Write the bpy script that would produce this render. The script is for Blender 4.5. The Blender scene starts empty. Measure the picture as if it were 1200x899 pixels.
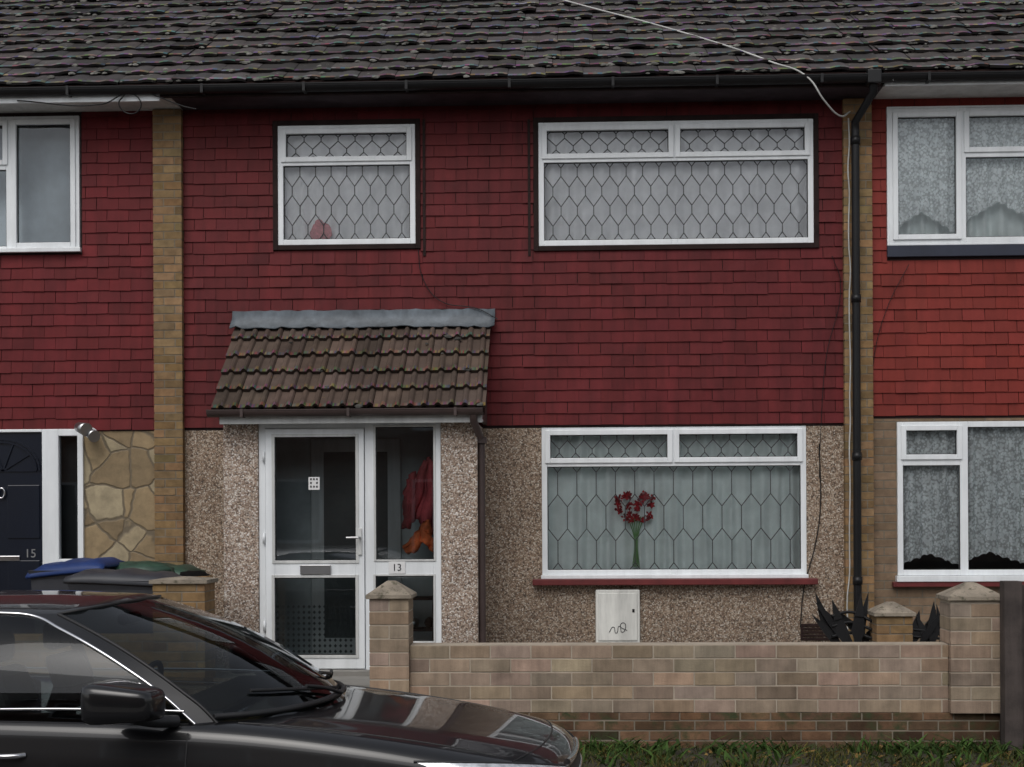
import bpy, math, random, bmesh
from mathutils import Vector, Matrix
from mathutils.bvhtree import BVHTree
random.seed(7)
S=bpy.context.scene
# ---------------------------------------------------------------- camera calibration
FPX=1750.0; CY=-13.5; CZ=1.76; YAW=math.radians(2.22); HOR=600.0; ROLL=math.radians(0.3)
def P(px,py,Y):
    """real-world point on the vertical plane y=Y for a measurement taken from the survey photo"""
    u=px-600; w=HOR-py
    u2=u*math.cos(ROLL)+w*math.sin(ROLL); w2=-u*math.sin(ROLL)+w*math.cos(ROLL)
    dx=u2*math.cos(YAW)-FPX*math.sin(YAW); dy=u2*math.sin(YAW)+FPX*math.cos(YAW)
    k=(Y-CY)/dy
    return (dx*k, Y, CZ+w2*k)
def R(l,r,t,b,Y):
    """rect -> x0,x1,z0,z1"""
    my=(t+b)/2; mx=(max(l,-200)+r)/2
    return P(l,my,Y)[0],P(r,my,Y)[0],P(mx,b,Y)[2],P(mx,t,Y)[2]

# ---------------------------------------------------------------- materials
def newmat(name):
    m=bpy.data.materials.new(name); m.use_nodes=True
    nt=m.node_tree; nt.nodes.clear()
    out=nt.nodes.new('ShaderNodeOutputMaterial')
    return m,nt,out
def N(nt,t,**k):
    n=nt.nodes.new(t)
    for a,b in k.items():
        if a in n.inputs.keys(): n.inputs[a].default_value=b
        else: setattr(n,a,b)
    return n
def mixc(nt,mode,fac,a,b):
    n=nt.nodes.new('ShaderNodeMix'); n.data_type='RGBA'; n.blend_type=mode
    for i,v in ((0,fac),(6,a),(7,b)):
        if hasattr(v,'links'): nt.links.new(v,n.inputs[i])
        elif i==0: n.inputs[0].default_value=v
        else: n.inputs[i].default_value=(v[0],v[1],v[2],1)
    return n.outputs[2]
def ramp(nt,fac,stops,interp='LINEAR'):
    n=nt.nodes.new('ShaderNodeValToRGB'); cr=n.color_ramp; cr.interpolation=interp
    while len(cr.elements)<len(stops): cr.elements.new(0.5)
    for e,(p,c) in zip(cr.elements,stops):
        e.position=p
        if not hasattr(c,'__len__'): c=(c,c,c)
        e.color=(c[0],c[1],c[2],1)
    nt.links.new(fac,n.inputs[0]); return n.outputs[0]
def coords(nt,scale=(1,1,1)):
    tc=nt.nodes.new('ShaderNodeTexCoord'); mp=nt.nodes.new('ShaderNodeMapping')
    nt.links.new(tc.outputs['Object'],mp.inputs[0]); mp.inputs['Scale'].default_value=scale
    return mp.outputs[0]
def noise(nt,vec,scale,detail=4,rough=.6):
    n=N(nt,'ShaderNodeTexNoise'); n.inputs['Scale'].default_value=scale; n.inputs['Detail'].default_value=detail
    n.inputs['Roughness'].default_value=rough
    nt.links.new(vec,n.inputs['Vector']); return n.outputs[0]
def pmat(name,col,rough=.6,metal=0,var=.2,ns=3,fs=60,bump=.1,attr=False,coat=0,streak=0,spots=None,bd=.004,spec=.5):
    m,nt,out=newmat(name); L=nt.links
    b=N(nt,'ShaderNodeBsdfPrincipled'); L.new(b.outputs[0],out.inputs[0])
    v=coords(nt)
    c=ramp(nt,noise(nt,v,ns),[(.3,1-var),(.7,1+var)])
    c=mixc(nt,'MULTIPLY',1,(col[0],col[1],col[2]),c)
    if attr:
        a=nt.nodes.new('ShaderNodeAttribute'); a.attribute_name='Col'
        c=mixc(nt,'MULTIPLY',1,c,a.outputs['Color'])
    if streak:
        sv=coords(nt,(5,5,.5)); sc=ramp(nt,noise(nt,sv,1.6,6,.7),[(.35,1-streak),(.62,1.05)])
        c=mixc(nt,'MULTIPLY',1,c,sc)
    if spots:
        sc,scale,lo,hi=spots
        f=ramp(nt,noise(nt,v,scale,5,.7),[(lo,0),(hi,1)])
        c=mixc(nt,'MIX',f,c,sc)
    L.new(c,b.inputs['Base Color'])
    b.inputs['Metallic'].default_value=metal
    b.inputs['Specular IOR Level'].default_value=spec
    b.inputs['Roughness'].default_value=rough
    if coat: b.inputs['Coat Weight'].default_value=coat; b.inputs['Coat Roughness'].default_value=.03
    if bump:
        bp=N(nt,'ShaderNodeBump'); bp.inputs['Strength'].default_value=bump; bp.inputs['Distance'].default_value=bd
        L.new(noise(nt,v,fs,4,.7),bp.inputs['Height']); L.new(bp.outputs[0],b.inputs['Normal'])
    return m
def brickmat(name,c1,c2,mort,bw=.225,bh=.075,ms=.006):
    m,nt,out=newmat(name); L=nt.links
    b=N(nt,'ShaderNodeBsdfPrincipled'); L.new(b.outputs[0],out.inputs[0]); b.inputs['Roughness'].default_value=.85
    v=coords(nt); sp=N(nt,'ShaderNodeSeparateXYZ'); L.new(v,sp.inputs[0])
    ad=N(nt,'ShaderNodeMath',operation='ADD'); L.new(sp.outputs[0],ad.inputs[0]); L.new(sp.outputs[1],ad.inputs[1])
    cb=N(nt,'ShaderNodeCombineXYZ'); L.new(ad.outputs[0],cb.inputs[0]); L.new(sp.outputs[2],cb.inputs[1])
    br=N(nt,'ShaderNodeTexBrick'); L.new(cb.outputs[0],br.inputs['Vector'])
    for k,x in (('Scale',1),('Brick Width',bw),('Row Height',bh),('Mortar Size',ms),('Mortar Smooth',.3)): br.inputs[k].default_value=x
    br.inputs['Color1'].default_value=(*c1,1); br.inputs['Color2'].default_value=(*c2,1); br.inputs['Mortar'].default_value=(*mort,1)
    c=mixc(nt,'MULTIPLY',1,br.outputs['Color'],ramp(nt,noise(nt,v,9,6,.7),[(.3,.7),(.7,1.25)]))
    L.new(c,b.inputs['Base Color'])
    bp=N(nt,'ShaderNodeBump'); bp.invert=True; bp.inputs['Strength'].default_value=.7; bp.inputs['Distance'].default_value=.006
    L.new(br.outputs['Fac'],bp.inputs['Height']); L.new(bp.outputs[0],b.inputs['Normal'])
    return m
def glassmat(name,tint=(.96,.98,.98),ior=1.5,boost=1.3):
    m,nt,out=newmat(name); L=nt.links
    t=N(nt,'ShaderNodeBsdfTransparent'); t.inputs[0].default_value=(*tint,1)
    g=N(nt,'ShaderNodeBsdfGlossy'); g.inputs['Roughness'].default_value=.015; g.inputs[0].default_value=(.95,.97,1,1)
    bp=N(nt,'ShaderNodeBump'); bp.inputs['Strength'].default_value=.05; bp.inputs['Distance'].default_value=.02
    L.new(noise(nt,coords(nt),1.3,1),bp.inputs['Height']); L.new(bp.outputs[0],g.inputs['Normal'])
    f=N(nt,'ShaderNodeFresnel'); f.inputs[0].default_value=ior
    mu=N(nt,'ShaderNodeMath',operation='MULTIPLY'); L.new(f.outputs[0],mu.inputs[0]); mu.inputs[1].default_value=boost; mu.use_clamp=True
    mx=N(nt,'ShaderNodeMixShader'); L.new(mu.outputs[0],mx.inputs[0]); L.new(t.outputs[0],mx.inputs[1]); L.new(g.outputs[0],mx.inputs[2])
    L.new(mx.outputs[0],out.inputs[0]); return m
def pebble(name,k=1.0,warm=1.0):
    m,nt,out=newmat(name); L=nt.links
    b=N(nt,'ShaderNodeBsdfPrincipled'); L.new(b.outputs[0],out.inputs[0]); b.inputs['Roughness'].default_value=.8
    v=coords(nt); vo=N(nt,'ShaderNodeTexVoronoi'); L.new(v,vo.inputs['Vector']); vo.inputs['Scale'].default_value=88
    sp=N(nt,'ShaderNodeSeparateColor'); L.new(vo.outputs['Color'],sp.inputs[0])
    q=lambda a:(a[0]*k*1.03,a[1]*k/warm**.35,a[2]*k/warm)
    c=ramp(nt,sp.outputs[0],[(0,q((.1,.075,.06))),(.18,q((.25,.18,.135))),(.45,q((.36,.275,.21))),(.7,q((.45,.38,.31))),(.9,q((.6,.56,.5))),(1,q((.72,.69,.65)))])
    c=mixc(nt,'MULTIPLY',1,c,ramp(nt,vo.outputs['Distance'],[(.35,1),(.8,.5)]))
    c=mixc(nt,'MULTIPLY',1,c,ramp(nt,noise(nt,v,1.6,5,.7),[(.3,.75),(.7,1.12)]))
    # weathering: splash-back grime towards the ground
    s2=N(nt,'ShaderNodeSeparateXYZ'); L.new(v,s2.inputs[0])
    ad=N(nt,'ShaderNodeMath',operation='MULTIPLY_ADD'); L.new(noise(nt,v,4,4),ad.inputs[0]); ad.inputs[1].default_value=.8; L.new(s2.outputs[2],ad.inputs[2])
    mr_=N(nt,'ShaderNodeMapRange'); L.new(ad.outputs[0],mr_.inputs[0]); mr_.inputs[1].default_value=.6; mr_.inputs[2].default_value=1.5; mr_.inputs[3].default_value=.68; mr_.inputs[4].default_value=1
    c=mixc(nt,'MULTIPLY',1,c,mr_.outputs[0])
    L.new(c,b.inputs['Base Color'])
    bp=N(nt,'ShaderNodeBump'); bp.invert=True; bp.inputs['Strength'].default_value=.7; bp.inputs['Distance'].default_value=.005
    L.new(vo.outputs['Distance'],bp.inputs['Height']); L.new(bp.outputs[0],b.inputs['Normal']); return m
def crazy():
    m,nt,out=newmat('crazy_stone'); L=nt.links
    b=N(nt,'ShaderNodeBsdfPrincipled'); L.new(b.outputs[0],out.inputs[0]); b.inputs['Roughness'].default_value=.8
    v0=coords(nt)
    nz=N(nt,'ShaderNodeTexNoise'); nz.inputs['Scale'].default_value=6; L.new(v0,nz.inputs['Vector'])
    vm=N(nt,'ShaderNodeVectorMath',operation='MULTIPLY_ADD'); L.new(nz.outputs['Color'],vm.inputs[0]); vm.inputs[1].default_value=(.06,.06,.06); L.new(v0,vm.inputs[2]); v=vm.outputs[0]
    vo=N(nt,'ShaderNodeTexVoronoi'); L.new(v,vo.inputs['Vector']); vo.inputs['Scale'].default_value=3.6
    ve=N(nt,'ShaderNodeTexVoronoi',feature='DISTANCE_TO_EDGE'); L.new(v,ve.inputs['Vector']); ve.inputs['Scale'].default_value=3.6
    sp=N(nt,'ShaderNodeSeparateColor'); L.new(vo.outputs['Color'],sp.inputs[0])
    c=ramp(nt,sp.outputs[0],[(0,(.22,.16,.09)),(.5,(.34,.25,.14)),(1,(.38,.32,.21))])
    c=mixc(nt,'MULTIPLY',1,c,ramp(nt,noise(nt,v,9,6,.7),[(.3,.7),(.7,1.18)]))
    e=ramp(nt,ve.outputs['Distance'],[(.012,0),(.045,1)])
    c=mixc(nt,'MIX',e,(.15,.12,.08),c); L.new(c,b.inputs['Base Color'])
    bp=N(nt,'ShaderNodeBump'); bp.inputs['Strength'].default_value=.5; bp.inputs['Distance'].default_value=.015
    L.new(e,bp.inputs['Height']); L.new(bp.outputs[0],b.inputs['Normal']); return m
def fabric(name,col,hole=0,hs=60,transl=.15,var=.12,pat=6):
    m,nt,out=newmat(name); L=nt.links
    v=coords(nt)
    c=mixc(nt,'MULTIPLY',1,col,ramp(nt,noise(nt,v,pat,4),[(.35,1-var),(.65,1+var*.3)]))
    d=N(nt,'ShaderNodeBsdfDiffuse'); L.new(c,d.inputs[0]); t=N(nt,'ShaderNodeBsdfTranslucent'); L.new(c,t.inputs[0])
    mx=N(nt,'ShaderNodeMixShader'); mx.inputs[0].default_value=transl; L.new(d.outputs[0],mx.inputs[1]); L.new(t.outputs[0],mx.inputs[2])
    o=mx.outputs[0]
    if hole:
        vo=N(nt,'ShaderNodeTexVoronoi'); vo.inputs['Scale'].default_value=hs; L.new(v,vo.inputs['Vector'])
        n2=noise(nt,v,hs*.3,3)
        mm=N(nt,'ShaderNodeMath',operation='MULTIPLY'); L.new(vo.outputs['Distance'],mm.inputs[0]); L.new(n2,mm.inputs[1])
        f=ramp(nt,mm.outputs[0],[(.22,0),(.32,hole)])
        tr=N(nt,'ShaderNodeBsdfTransparent'); m2=N(nt,'ShaderNodeMixShader'); L.new(f,m2.inputs[0]); L.new(o,m2.inputs[1]); L.new(tr.outputs[0],m2.inputs[2]); o=m2.outputs[0]
    L.new(o,out.inputs[0]); return m

M_red=pmat('red_painted_tile',(.122,.0155,.0175),.6,var=.14,attr=True,streak=.3,bump=.2,fs=45,spec=.2)
M_redL=pmat('red_painted_tile_left',(.13,.0145,.017),.6,var=.12,attr=True,streak=.25,bump=.2,fs=45,spec=.2)
M_redR=pmat('orange_red_painted_tile',(.2,.029,.022),.6,var=.1,attr=True,streak=.2,bump=.2,fs=45,spec=.2)
M_gap=pmat('tile_backing_dark',(.02,.006,.006),.8)
M_roof=pmat('grey_concrete_roof_tile',(.056,.049,.048),.8,var=.4,ns=2.5,attr=True,bump=.6,fs=50,spots=((.22,.21,.19),14,.63,.72),spec=.3)
M_proof=pmat('brown_porch_roof_tile',(.088,.062,.049),.85,var=.3,ns=4,attr=True,bump=.6,fs=50,spots=((.24,.14,.05),13,.66,.73),spec=.3)
M_moss2=pmat('lichen_moss_lumps',(.14,.137,.125),.95,attr=True,var=.3,ns=10,bump=.5,fs=60,spec=.1)
M_peb=pebble('pebbledash',.9,1.16); M_peb2=pebble('porch_pebbledash',1.14,1.0); M_crazy=crazy()
M_upvc=pmat('white_upvc',(.8,.83,.85),.3,var=.05,ns=2,bump=.02,streak=.08)
M_upvcd=pmat('aged_white_upvc',(.62,.63,.62),.4,var=.07,ns=3,bump=.04,streak=.2)
M_seal=pmat('black_gasket',(.02,.02,.02),.6)
M_brown=pmat('dark_stained_timber',(.02,.01,.009),.7,var=.4,ns=8,bump=.3,spec=.2)
M_navy=pmat('navy_timber',(.02,.025,.045),.6,var=.3)
M_black=pmat('black_plastic',(.01,.01,.011),.4,var=.2,spec=.3)
M_pvcb=pmat('brown_plastic',(.06,.04,.037),.45,var=.2)
M_soff=pmat('soffit_board',(.05,.037,.044),.7,var=.3,streak=.3,spec=.2)
M_sill=pmat('red_painted_sill',(.13,.02,.02),.5,var=.25,ns=8,bump=.2)
M_lead=pmat('lead_came',(.035,.035,.04),.5)
M_flash=pmat('lead_flashing',(.11,.13,.15),.55,var=.4,ns=6,bump=.4,fs=20,streak=.3)
M_glass=glassmat('window_glass'); M_doorglass=glassmat('door_glass',(.8,.86,.88),1.5,2.1)
M_carglass=glassmat('tinted_car_glass',(.4,.44,.44),1.45,1.0)
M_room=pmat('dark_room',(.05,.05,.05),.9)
M_cur=fabric('white_satin_curtain',(.93,.92,.94))
M_cur2=fabric('grey_green_curtain',(.84,.91,.9),var=.1,transl=.08)
M_lace=fabric('lace_curtain',(.93,.97,.98),hole=.42,hs=42,var=.22,pat=14,transl=.05)
M_brickp=pmat('buff_brick',(.23,.148,.075),.85,attr=True,var=.25,ns=12,bump=.5,fs=90,spec=.2)
M_mort=pmat('mortar',(.2,.17,.13),.9,bump=.5,fs=120)
M_wallb=pmat('buff_garden_brick',(.325,.245,.18),.85,attr=True,var=.2,ns=7,bump=.5,fs=80,streak=.28,spec=.2)
M_wallm=pmat('garden_mortar',(.4,.34,.27),.9,bump=.5,fs=120)
M_oldb=pmat('old_mossy_brick',(.12,.07,.042),.9,attr=True,var=.4,ns=8,bump=.7,fs=80,spots=((.05,.06,.028),6,.5,.68),spec=.2)
M_cap=pmat('concrete_cap',(.27,.23,.18),.9,var=.35,ns=9,bump=.7,fs=60,spots=((.1,.09,.06),20,.54,.64))
M_brick=brickmat('brown_brick',(.17,.115,.07),(.23,.155,.1),(.16,.135,.1))
M_brick2=brickmat('red_brown_brick',(.2,.1,.07),(.27,.15,.1),(.22,.19,.16))
M_conc=pmat('concrete_paving',(.24,.23,.21),.9,var=.25,ns=2,bump=.4)
M_asph=pmat('asphalt',(.05,.05,.052),.85,var=.2,ns=2,fs=150,bump=.7)
M_kerb=pmat('kerb_stone',(.3,.29,.27),.85,var=.2)
M_soil=pmat('soil',(.04,.034,.022),.95,var=.4,ns=6,bump=.8,fs=30)
M_grass=pmat('grass_blades',(.045,.066,.022),.7,attr=True,var=.2,bump=0,spec=.2)
M_steel=pmat('chrome',(.7,.7,.72),.12,metal=1,var=.03,bump=0)
M_alu=pmat('brushed_metal',(.45,.45,.46),.35,metal=1,var=.1,bump=.05)
M_paint=pmat('black_car_paint',(.004,.004,.005),.35,var=.05,coat=.85,bump=0,spec=.3)
M_rubber=pmat('tyre_rubber',(.02,.02,.02),.8)
M_trim=pmat('car_trim_black',(.012,.012,.013),.5,bump=.1)
M_navydoor=pmat('navy_door_paint',(.006,.009,.018),.3,var=.1,coat=.3,bump=.05,fs=20,spec=.3)
M_blue=pmat('blue_bin_plastic',(.014,.035,.13),.5,var=.3,spec=.3)
M_grey=pmat('dark_grey_bin_plastic',(.035,.037,.045),.5,var=.25)
M_bag=pmat('green_garden_sack',(.025,.06,.04),.5,var=.4,bump=.4,fs=20)
M_flower=pmat('red_petal',(.3,.008,.014),.7,var=.3,ns=20,attr=True)
M_stem=pmat('green_stem',(.14,.28,.1),.6)
M_redcoat=pmat('red_coat',(.55,.09,.1),.8,var=.5,ns=7,streak=.6)
M_orange=pmat('orange_bag',(.85,.2,.06),.7,var=.5,ns=9,streak=.4)
M_wood=pmat('weathered_fence_wood',(.07,.055,.05),.85,var=.4,ns=5,streak=.4,bump=.6)
M_paper=pmat('white_label',(.75,.75,.75),.6,var=.05)
M_cable=pmat('white_cable',(.5,.5,.48),.5)
M_meter=pmat('meter_box_white',(.72,.72,.68),.45,var=.1,streak=.3)
M_pink=pmat('pink_cushion',(.5,.17,.19),.8,var=.3)

# ---------------------------------------------------------------- mesh builder
class MB:
    def __init__(s): s.v=[];s.f=[];s.c=[]
    def face(s,pts,col=(1,1,1)):
        i=len(s.v); s.v+= [tuple(p) for p in pts]; s.f.append(tuple(range(i,i+len(pts)))); s.c.append(col)
    def hexa(s,p,col=(1,1,1)):
        i=len(s.v); s.v+=[tuple(q) for q in p]
        for f in ((0,1,5,4),(1,3,7,5),(3,2,6,7),(2,0,4,6),(4,5,7,6),(1,0,2,3)):
            s.f.append(tuple(i+k for k in f)); s.c.append(col)
    def box(s,x0,x1,y0,y1,z0,z1,col=(1,1,1)):
        s.hexa([(x,y,z) for z in (z0,z1) for y in (y0,y1) for x in (x0,x1)],col)
    def seg(s,a,b,w,y,d=.003,col=(1,1,1)):
        ax,az=a;bx,bz=b; L=math.hypot(bx-ax,bz-az)
        if L<1e-4: return
        nx,nz=-(bz-az)/L*w/2,(bx-ax)/L*w/2
        s.hexa([(ax-nx,y-d,az-nz),(ax+nx,y-d,az+nz),(ax-nx,y+d,az-nz),(ax+nx,y+d,az+nz),
                (bx-nx,y-d,bz-nz),(bx+nx,y-d,bz+nz),(bx-nx,y+d,bz-nz),(bx+nx,y+d,bz+nz)],col)
    def obj(s,name,mat,parent=None,bevel=0,smooth=False,merge=False):
        me=bpy.data.meshes.new(name); me.from_pydata(s.v,[],s.f)
        at=me.color_attributes.new('Col','FLOAT_COLOR','CORNER')
        k=0
        for f,c in zip(s.f,s.c):
            for _ in f: at.data[k].color=(c[0],c[1],c[2],1); k+=1
        me.materials.append(mat)
        if smooth: me.polygons.foreach_set('use_smooth',[True]*len(me.polygons))
        o=bpy.data.objects.new(name,me); S.collection.objects.link(o)
        bm=bmesh.new(); bm.from_mesh(me)
        if merge: bmesh.ops.remove_doubles(bm,verts=bm.verts,dist=1e-4)
        bmesh.ops.recalc_face_normals(bm,faces=bm.faces); bm.to_mesh(me); bm.free()
        if bevel:
            md=o.modifiers.new('bevel','BEVEL'); md.width=bevel; md.segments=2; md.limit_method='ANGLE'
        if parent: o.parent=parent
        return o
def empty(name):
    e=bpy.data.objects.new(name,None); S.collection.objects.link(e); return e
def boxobj(name,mat,parent,b,bevel=0):
    m=MB(); m.box(*b); return m.obj(name,mat,parent,bevel)
def tube(name,pts,r,mat,parent=None,smooth=True,cyclic=False,poly=False):
    cu=bpy.data.curves.new(name,'CURVE'); cu.dimensions='3D'; cu.bevel_depth=r; cu.bevel_resolution=3; cu.use_fill_caps=True
    if poly:
        sp=cu.splines.new('POLY'); sp.points.add(len(pts)-1)
        for p,q in zip(sp.points,pts): p.co=(*q,1)
    else:
        sp=cu.splines.new('BEZIER'); sp.bezier_points.add(len(pts)-1)
        for p,q in zip(sp.bezier_points,pts): p.co=q; p.handle_left_type=p.handle_right_type='AUTO'
    sp.use_cyclic_u=cyclic; sp.resolution_u=8 if not poly else 1
    cu.materials.append(mat); o=bpy.data.objects.new(name,cu); S.collection.objects.link(o)
    if parent: o.parent=parent
    return o
def text(name,s,size,loc,mat,parent):
    cu=bpy.data.curves.new(name,'FONT'); cu.body=s; cu.size=size; cu.extrude=.001; cu.align_x='CENTER'; cu.align_y='CENTER'; cu.materials.append(mat)
    o=bpy.data.objects.new(name,cu); S.collection.objects.link(o); o.location=loc; o.rotation_euler=(math.pi/2,0,0); o.parent=parent; return o
def wall_holes(m,x0,x1,z0,z1,y0,y1,holes):
    xs=sorted({x0,x1,*[min(max(h[i],x0),x1) for h in holes for i in (0,1)]})
    for a,b in zip(xs,xs[1:]):
        if b-a<1e-5: continue
        c=(a+b)/2; hs=sorted([(h[2],h[3]) for h in holes if h[0]<c<h[1]])
        z=z0
        for h0,h1 in hs:
            if h0>z: m.box(a,b,y0,y1,z,min(h0,z1))
            z=max(z,h1)
        if z<z1: m.box(a,b,y0,y1,z,z1)
def rc(a=.06,sat=.03):
    g=1+random.gauss(0,a); return (g*(1+random.gauss(0,sat)),g,g*(1+random.gauss(0,sat)))
def hung_tiles(m,x0,x1,z0,z1,yb,holes,g=.106,tw=.2,va=.07):
    row=0; z=z0
    while z<z1-.02:
        zt=min(z+g,z1); zm=(z+zt)/2
        cuts=[(h[0],h[1]) for h in holes if h[2]<zm<h[3]]
        x=x0-(tw*.5 if row%2 else 0)+random.uniform(-.012,.012)
        rowc=1+random.gauss(0,.03); rdz=random.gauss(0,.002)
        while x<x1:
            a,b=max(x,x0),min(x+tw-random.choice((.003,.003,.006)),x1)
            parts=[(a,b)]
            for c0,c1 in cuts:
                np=[]
                for p,q in parts:
                    if q<=c0 or p>=c1: np.append((p,q))
                    else:
                        if p<c0: np.append((p,c0))
                        if q>c1: np.append((c1,q))
                parts=np
            for p,q in parts:
                if q-p<.012: continue
                dz=rdz+random.gauss(0,.0016); dz2=dz+random.gauss(0,.0018); o=.017+abs(random.gauss(0,.0025)); o2=o+random.gauss(0,.0015)
                c=rc(va); c=tuple(k*rowc for k in c); zz=min(zt+.015,z1)
                m.hexa([(p,yb-o,z+dz),(q,yb-o2,z+dz2),(p,yb-o+.01,z+dz),(q,yb-o2+.01,z+dz2),
                        (p,yb-.006,zz),(q,yb-.006,zz),(p,yb,zz),(q,yb,zz)],c)
            x+=tw
        z+=g; row+=1
def bricks(m,mm,x0,x1,y0,y1,z0,z1,bw=.225,bh=.075,gap=.01,proud=.004,va=.13,off=0):
    mm.box(x0+.003,x1-.003,y0+.002,y1-.002,z0,z1-.003)
    z=z0; r=off
    while z<z1-.02:
        zt=min(z+bh-gap,z1); x=x0-(bw/2 if r%2 else 0)
        while x<x1-.01:
            a,b=max(x,x0),min(x+bw-gap,x1)
            if b-a>.02:
                j=random.gauss(0,.0012); m.box(a-(.001 if a==x0 else 0),b,y0-proud*.5+j,y1+proud*.5+j,z+random.gauss(0,.001),zt,rc(va,.05))
            x+=bw
        z+=bh; r+=1
def clip(a,b,rc_):
    x0,x1,z0,z1=rc_; dx=b[0]-a[0]; dz=b[1]-a[1]; t0,t1=0,1
    for p,q in ((-dx,a[0]-x0),(dx,x1-a[0]),(-dz,a[1]-z0),(dz,z1-a[1])):
        if abs(p)<1e-9:
            if q<0: return None
        else:
            t=q/p
            if p<0: t0=max(t0,t)
            else: t1=min(t1,t)
    if t0>=t1: return None
    return (a[0]+dx*t0,a[1]+dz*t0),(a[0]+dx*t1,a[1]+dz*t1)
def leads(m,rect,a,v,s,y,w=.008):
    x0,x1,z0,z1=rect; cols=round((x1-x0)/a); a=(x1-x0)/max(1,cols); n=int((x1-x0)/(a/2))+3; rr=int((z1-z0)/(v+s))+3
    for r in range(-1,rr):
        base=z0-s*.5+r*(v+s)
        for i in range(-1,n):
            za=base+(0 if (i+r)%2==0 else s); zb=base+(0 if (i+1+r)%2==0 else s)
            c=clip((x0+i*a/2,za),(x0+(i+1)*a/2,zb),rect)
            if c: m.seg(c[0],c[1],w,y)
            if (i+r)%2==1:
                c=clip((x0+i*a/2,base+s),(x0+i*a/2,base+s+v),rect)
                if c: m.seg(c[0],c[1],w,y)
def curtain(name,mat,parent,x0,x1,z0,z1,y,amp=.02,per=.11,bottom=None,seed=0):
    m=MB(); n=int((x1-x0)/.012); rn=random.Random(seed); ph=[rn.uniform(0,6) for _ in range(4)]
    nz=8
    def pt(i,k):
        x=x0+(x1-x0)*i/n
        zb=z0 if bottom is None else bottom(x)
        z=zb+(z1-zb)*k/nz; t=1-k/nz
        yy=y+amp*(.6+.4*t)*math.sin(x/per*6.283+ph[0]+1.6*math.sin(x*3+ph[1])+.7*math.sin(x*11+ph[3]))+amp*.5*math.sin(x/per*2.9+ph[2]+t)
        return (x,yy,z)
    for i in range(n):
        for k in range(nz): m.face([pt(i,k),pt(i+1,k),pt(i+1,k+1),pt(i,k+1)])
    return m.obj(name,mat,parent,smooth=True,merge=True)

def window(parent,rect,y,panes,fw=.055,mat=M_upvc,room=True):
    x0,x1,z0,z1=rect
    fr=MB(); wall_holes(fr,x0,x1,z0,z1,y,y+.07,[p[:4] for p in panes]); fr.obj('window_frame',mat,parent,bevel=.004)
    gl=MB(); se=MB(); ld=MB(); sa=MB()
    for p in panes:
        a,b,c,d=p[:4]
        if p[4]:
            w=.04
            wall_holes(sa,a-.018,b+.018,c-.018,d+.018,y-.016,y+.0,[(a+w-.012,b-w+.012,c+w-.012,d-w+.012)])
            wall_holes(sa,a+.001,b-.001,c+.001,d-.001,y+.001,y+.05,[(a+w-.012,b-w+.012,c+w-.012,d-w+.012)])
            a,b,c,d=a+w-.012,b-w+.012,c+w-.012,d-w+.012
        wall_holes(se,a+.0005,b-.0005,c+.0005,d-.0005,y+.012,y+.03,[(a+.006,b-.006,c+.006,d-.006)])
        gl.face([(a,y+.028,c),(b,y+.028,c),(b,y+.028,d),(a,y+.028,d)])
        if p[5]: leads(ld,(a+.006,b-.006,c+.006,d-.006),*p[5],y+.023)
    if sa.v: sa.obj('opening_sash',mat,parent,bevel=.004)
    se.obj('gasket',M_seal,parent); gl.obj('glass',M_glass,parent)
    if ld.v: ld.obj('leaded_lights',M_lead,parent)
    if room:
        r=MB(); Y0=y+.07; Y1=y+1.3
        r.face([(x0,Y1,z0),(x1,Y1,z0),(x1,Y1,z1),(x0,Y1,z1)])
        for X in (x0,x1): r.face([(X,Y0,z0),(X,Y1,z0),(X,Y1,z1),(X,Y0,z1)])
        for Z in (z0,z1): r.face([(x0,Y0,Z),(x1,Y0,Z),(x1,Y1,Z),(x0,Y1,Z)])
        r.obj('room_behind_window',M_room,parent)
def surround(parent,rect,mat,w,y0,y1,name='window_surround'):
    x0,x1,z0,z1=rect; m=MB(); wall_holes(m,x0-w,x1+w,z0-w,z1+w,y0,y1,[(x0,x1,z0,z1)]); return m.obj(name,mat,parent,bevel=.003)

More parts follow.
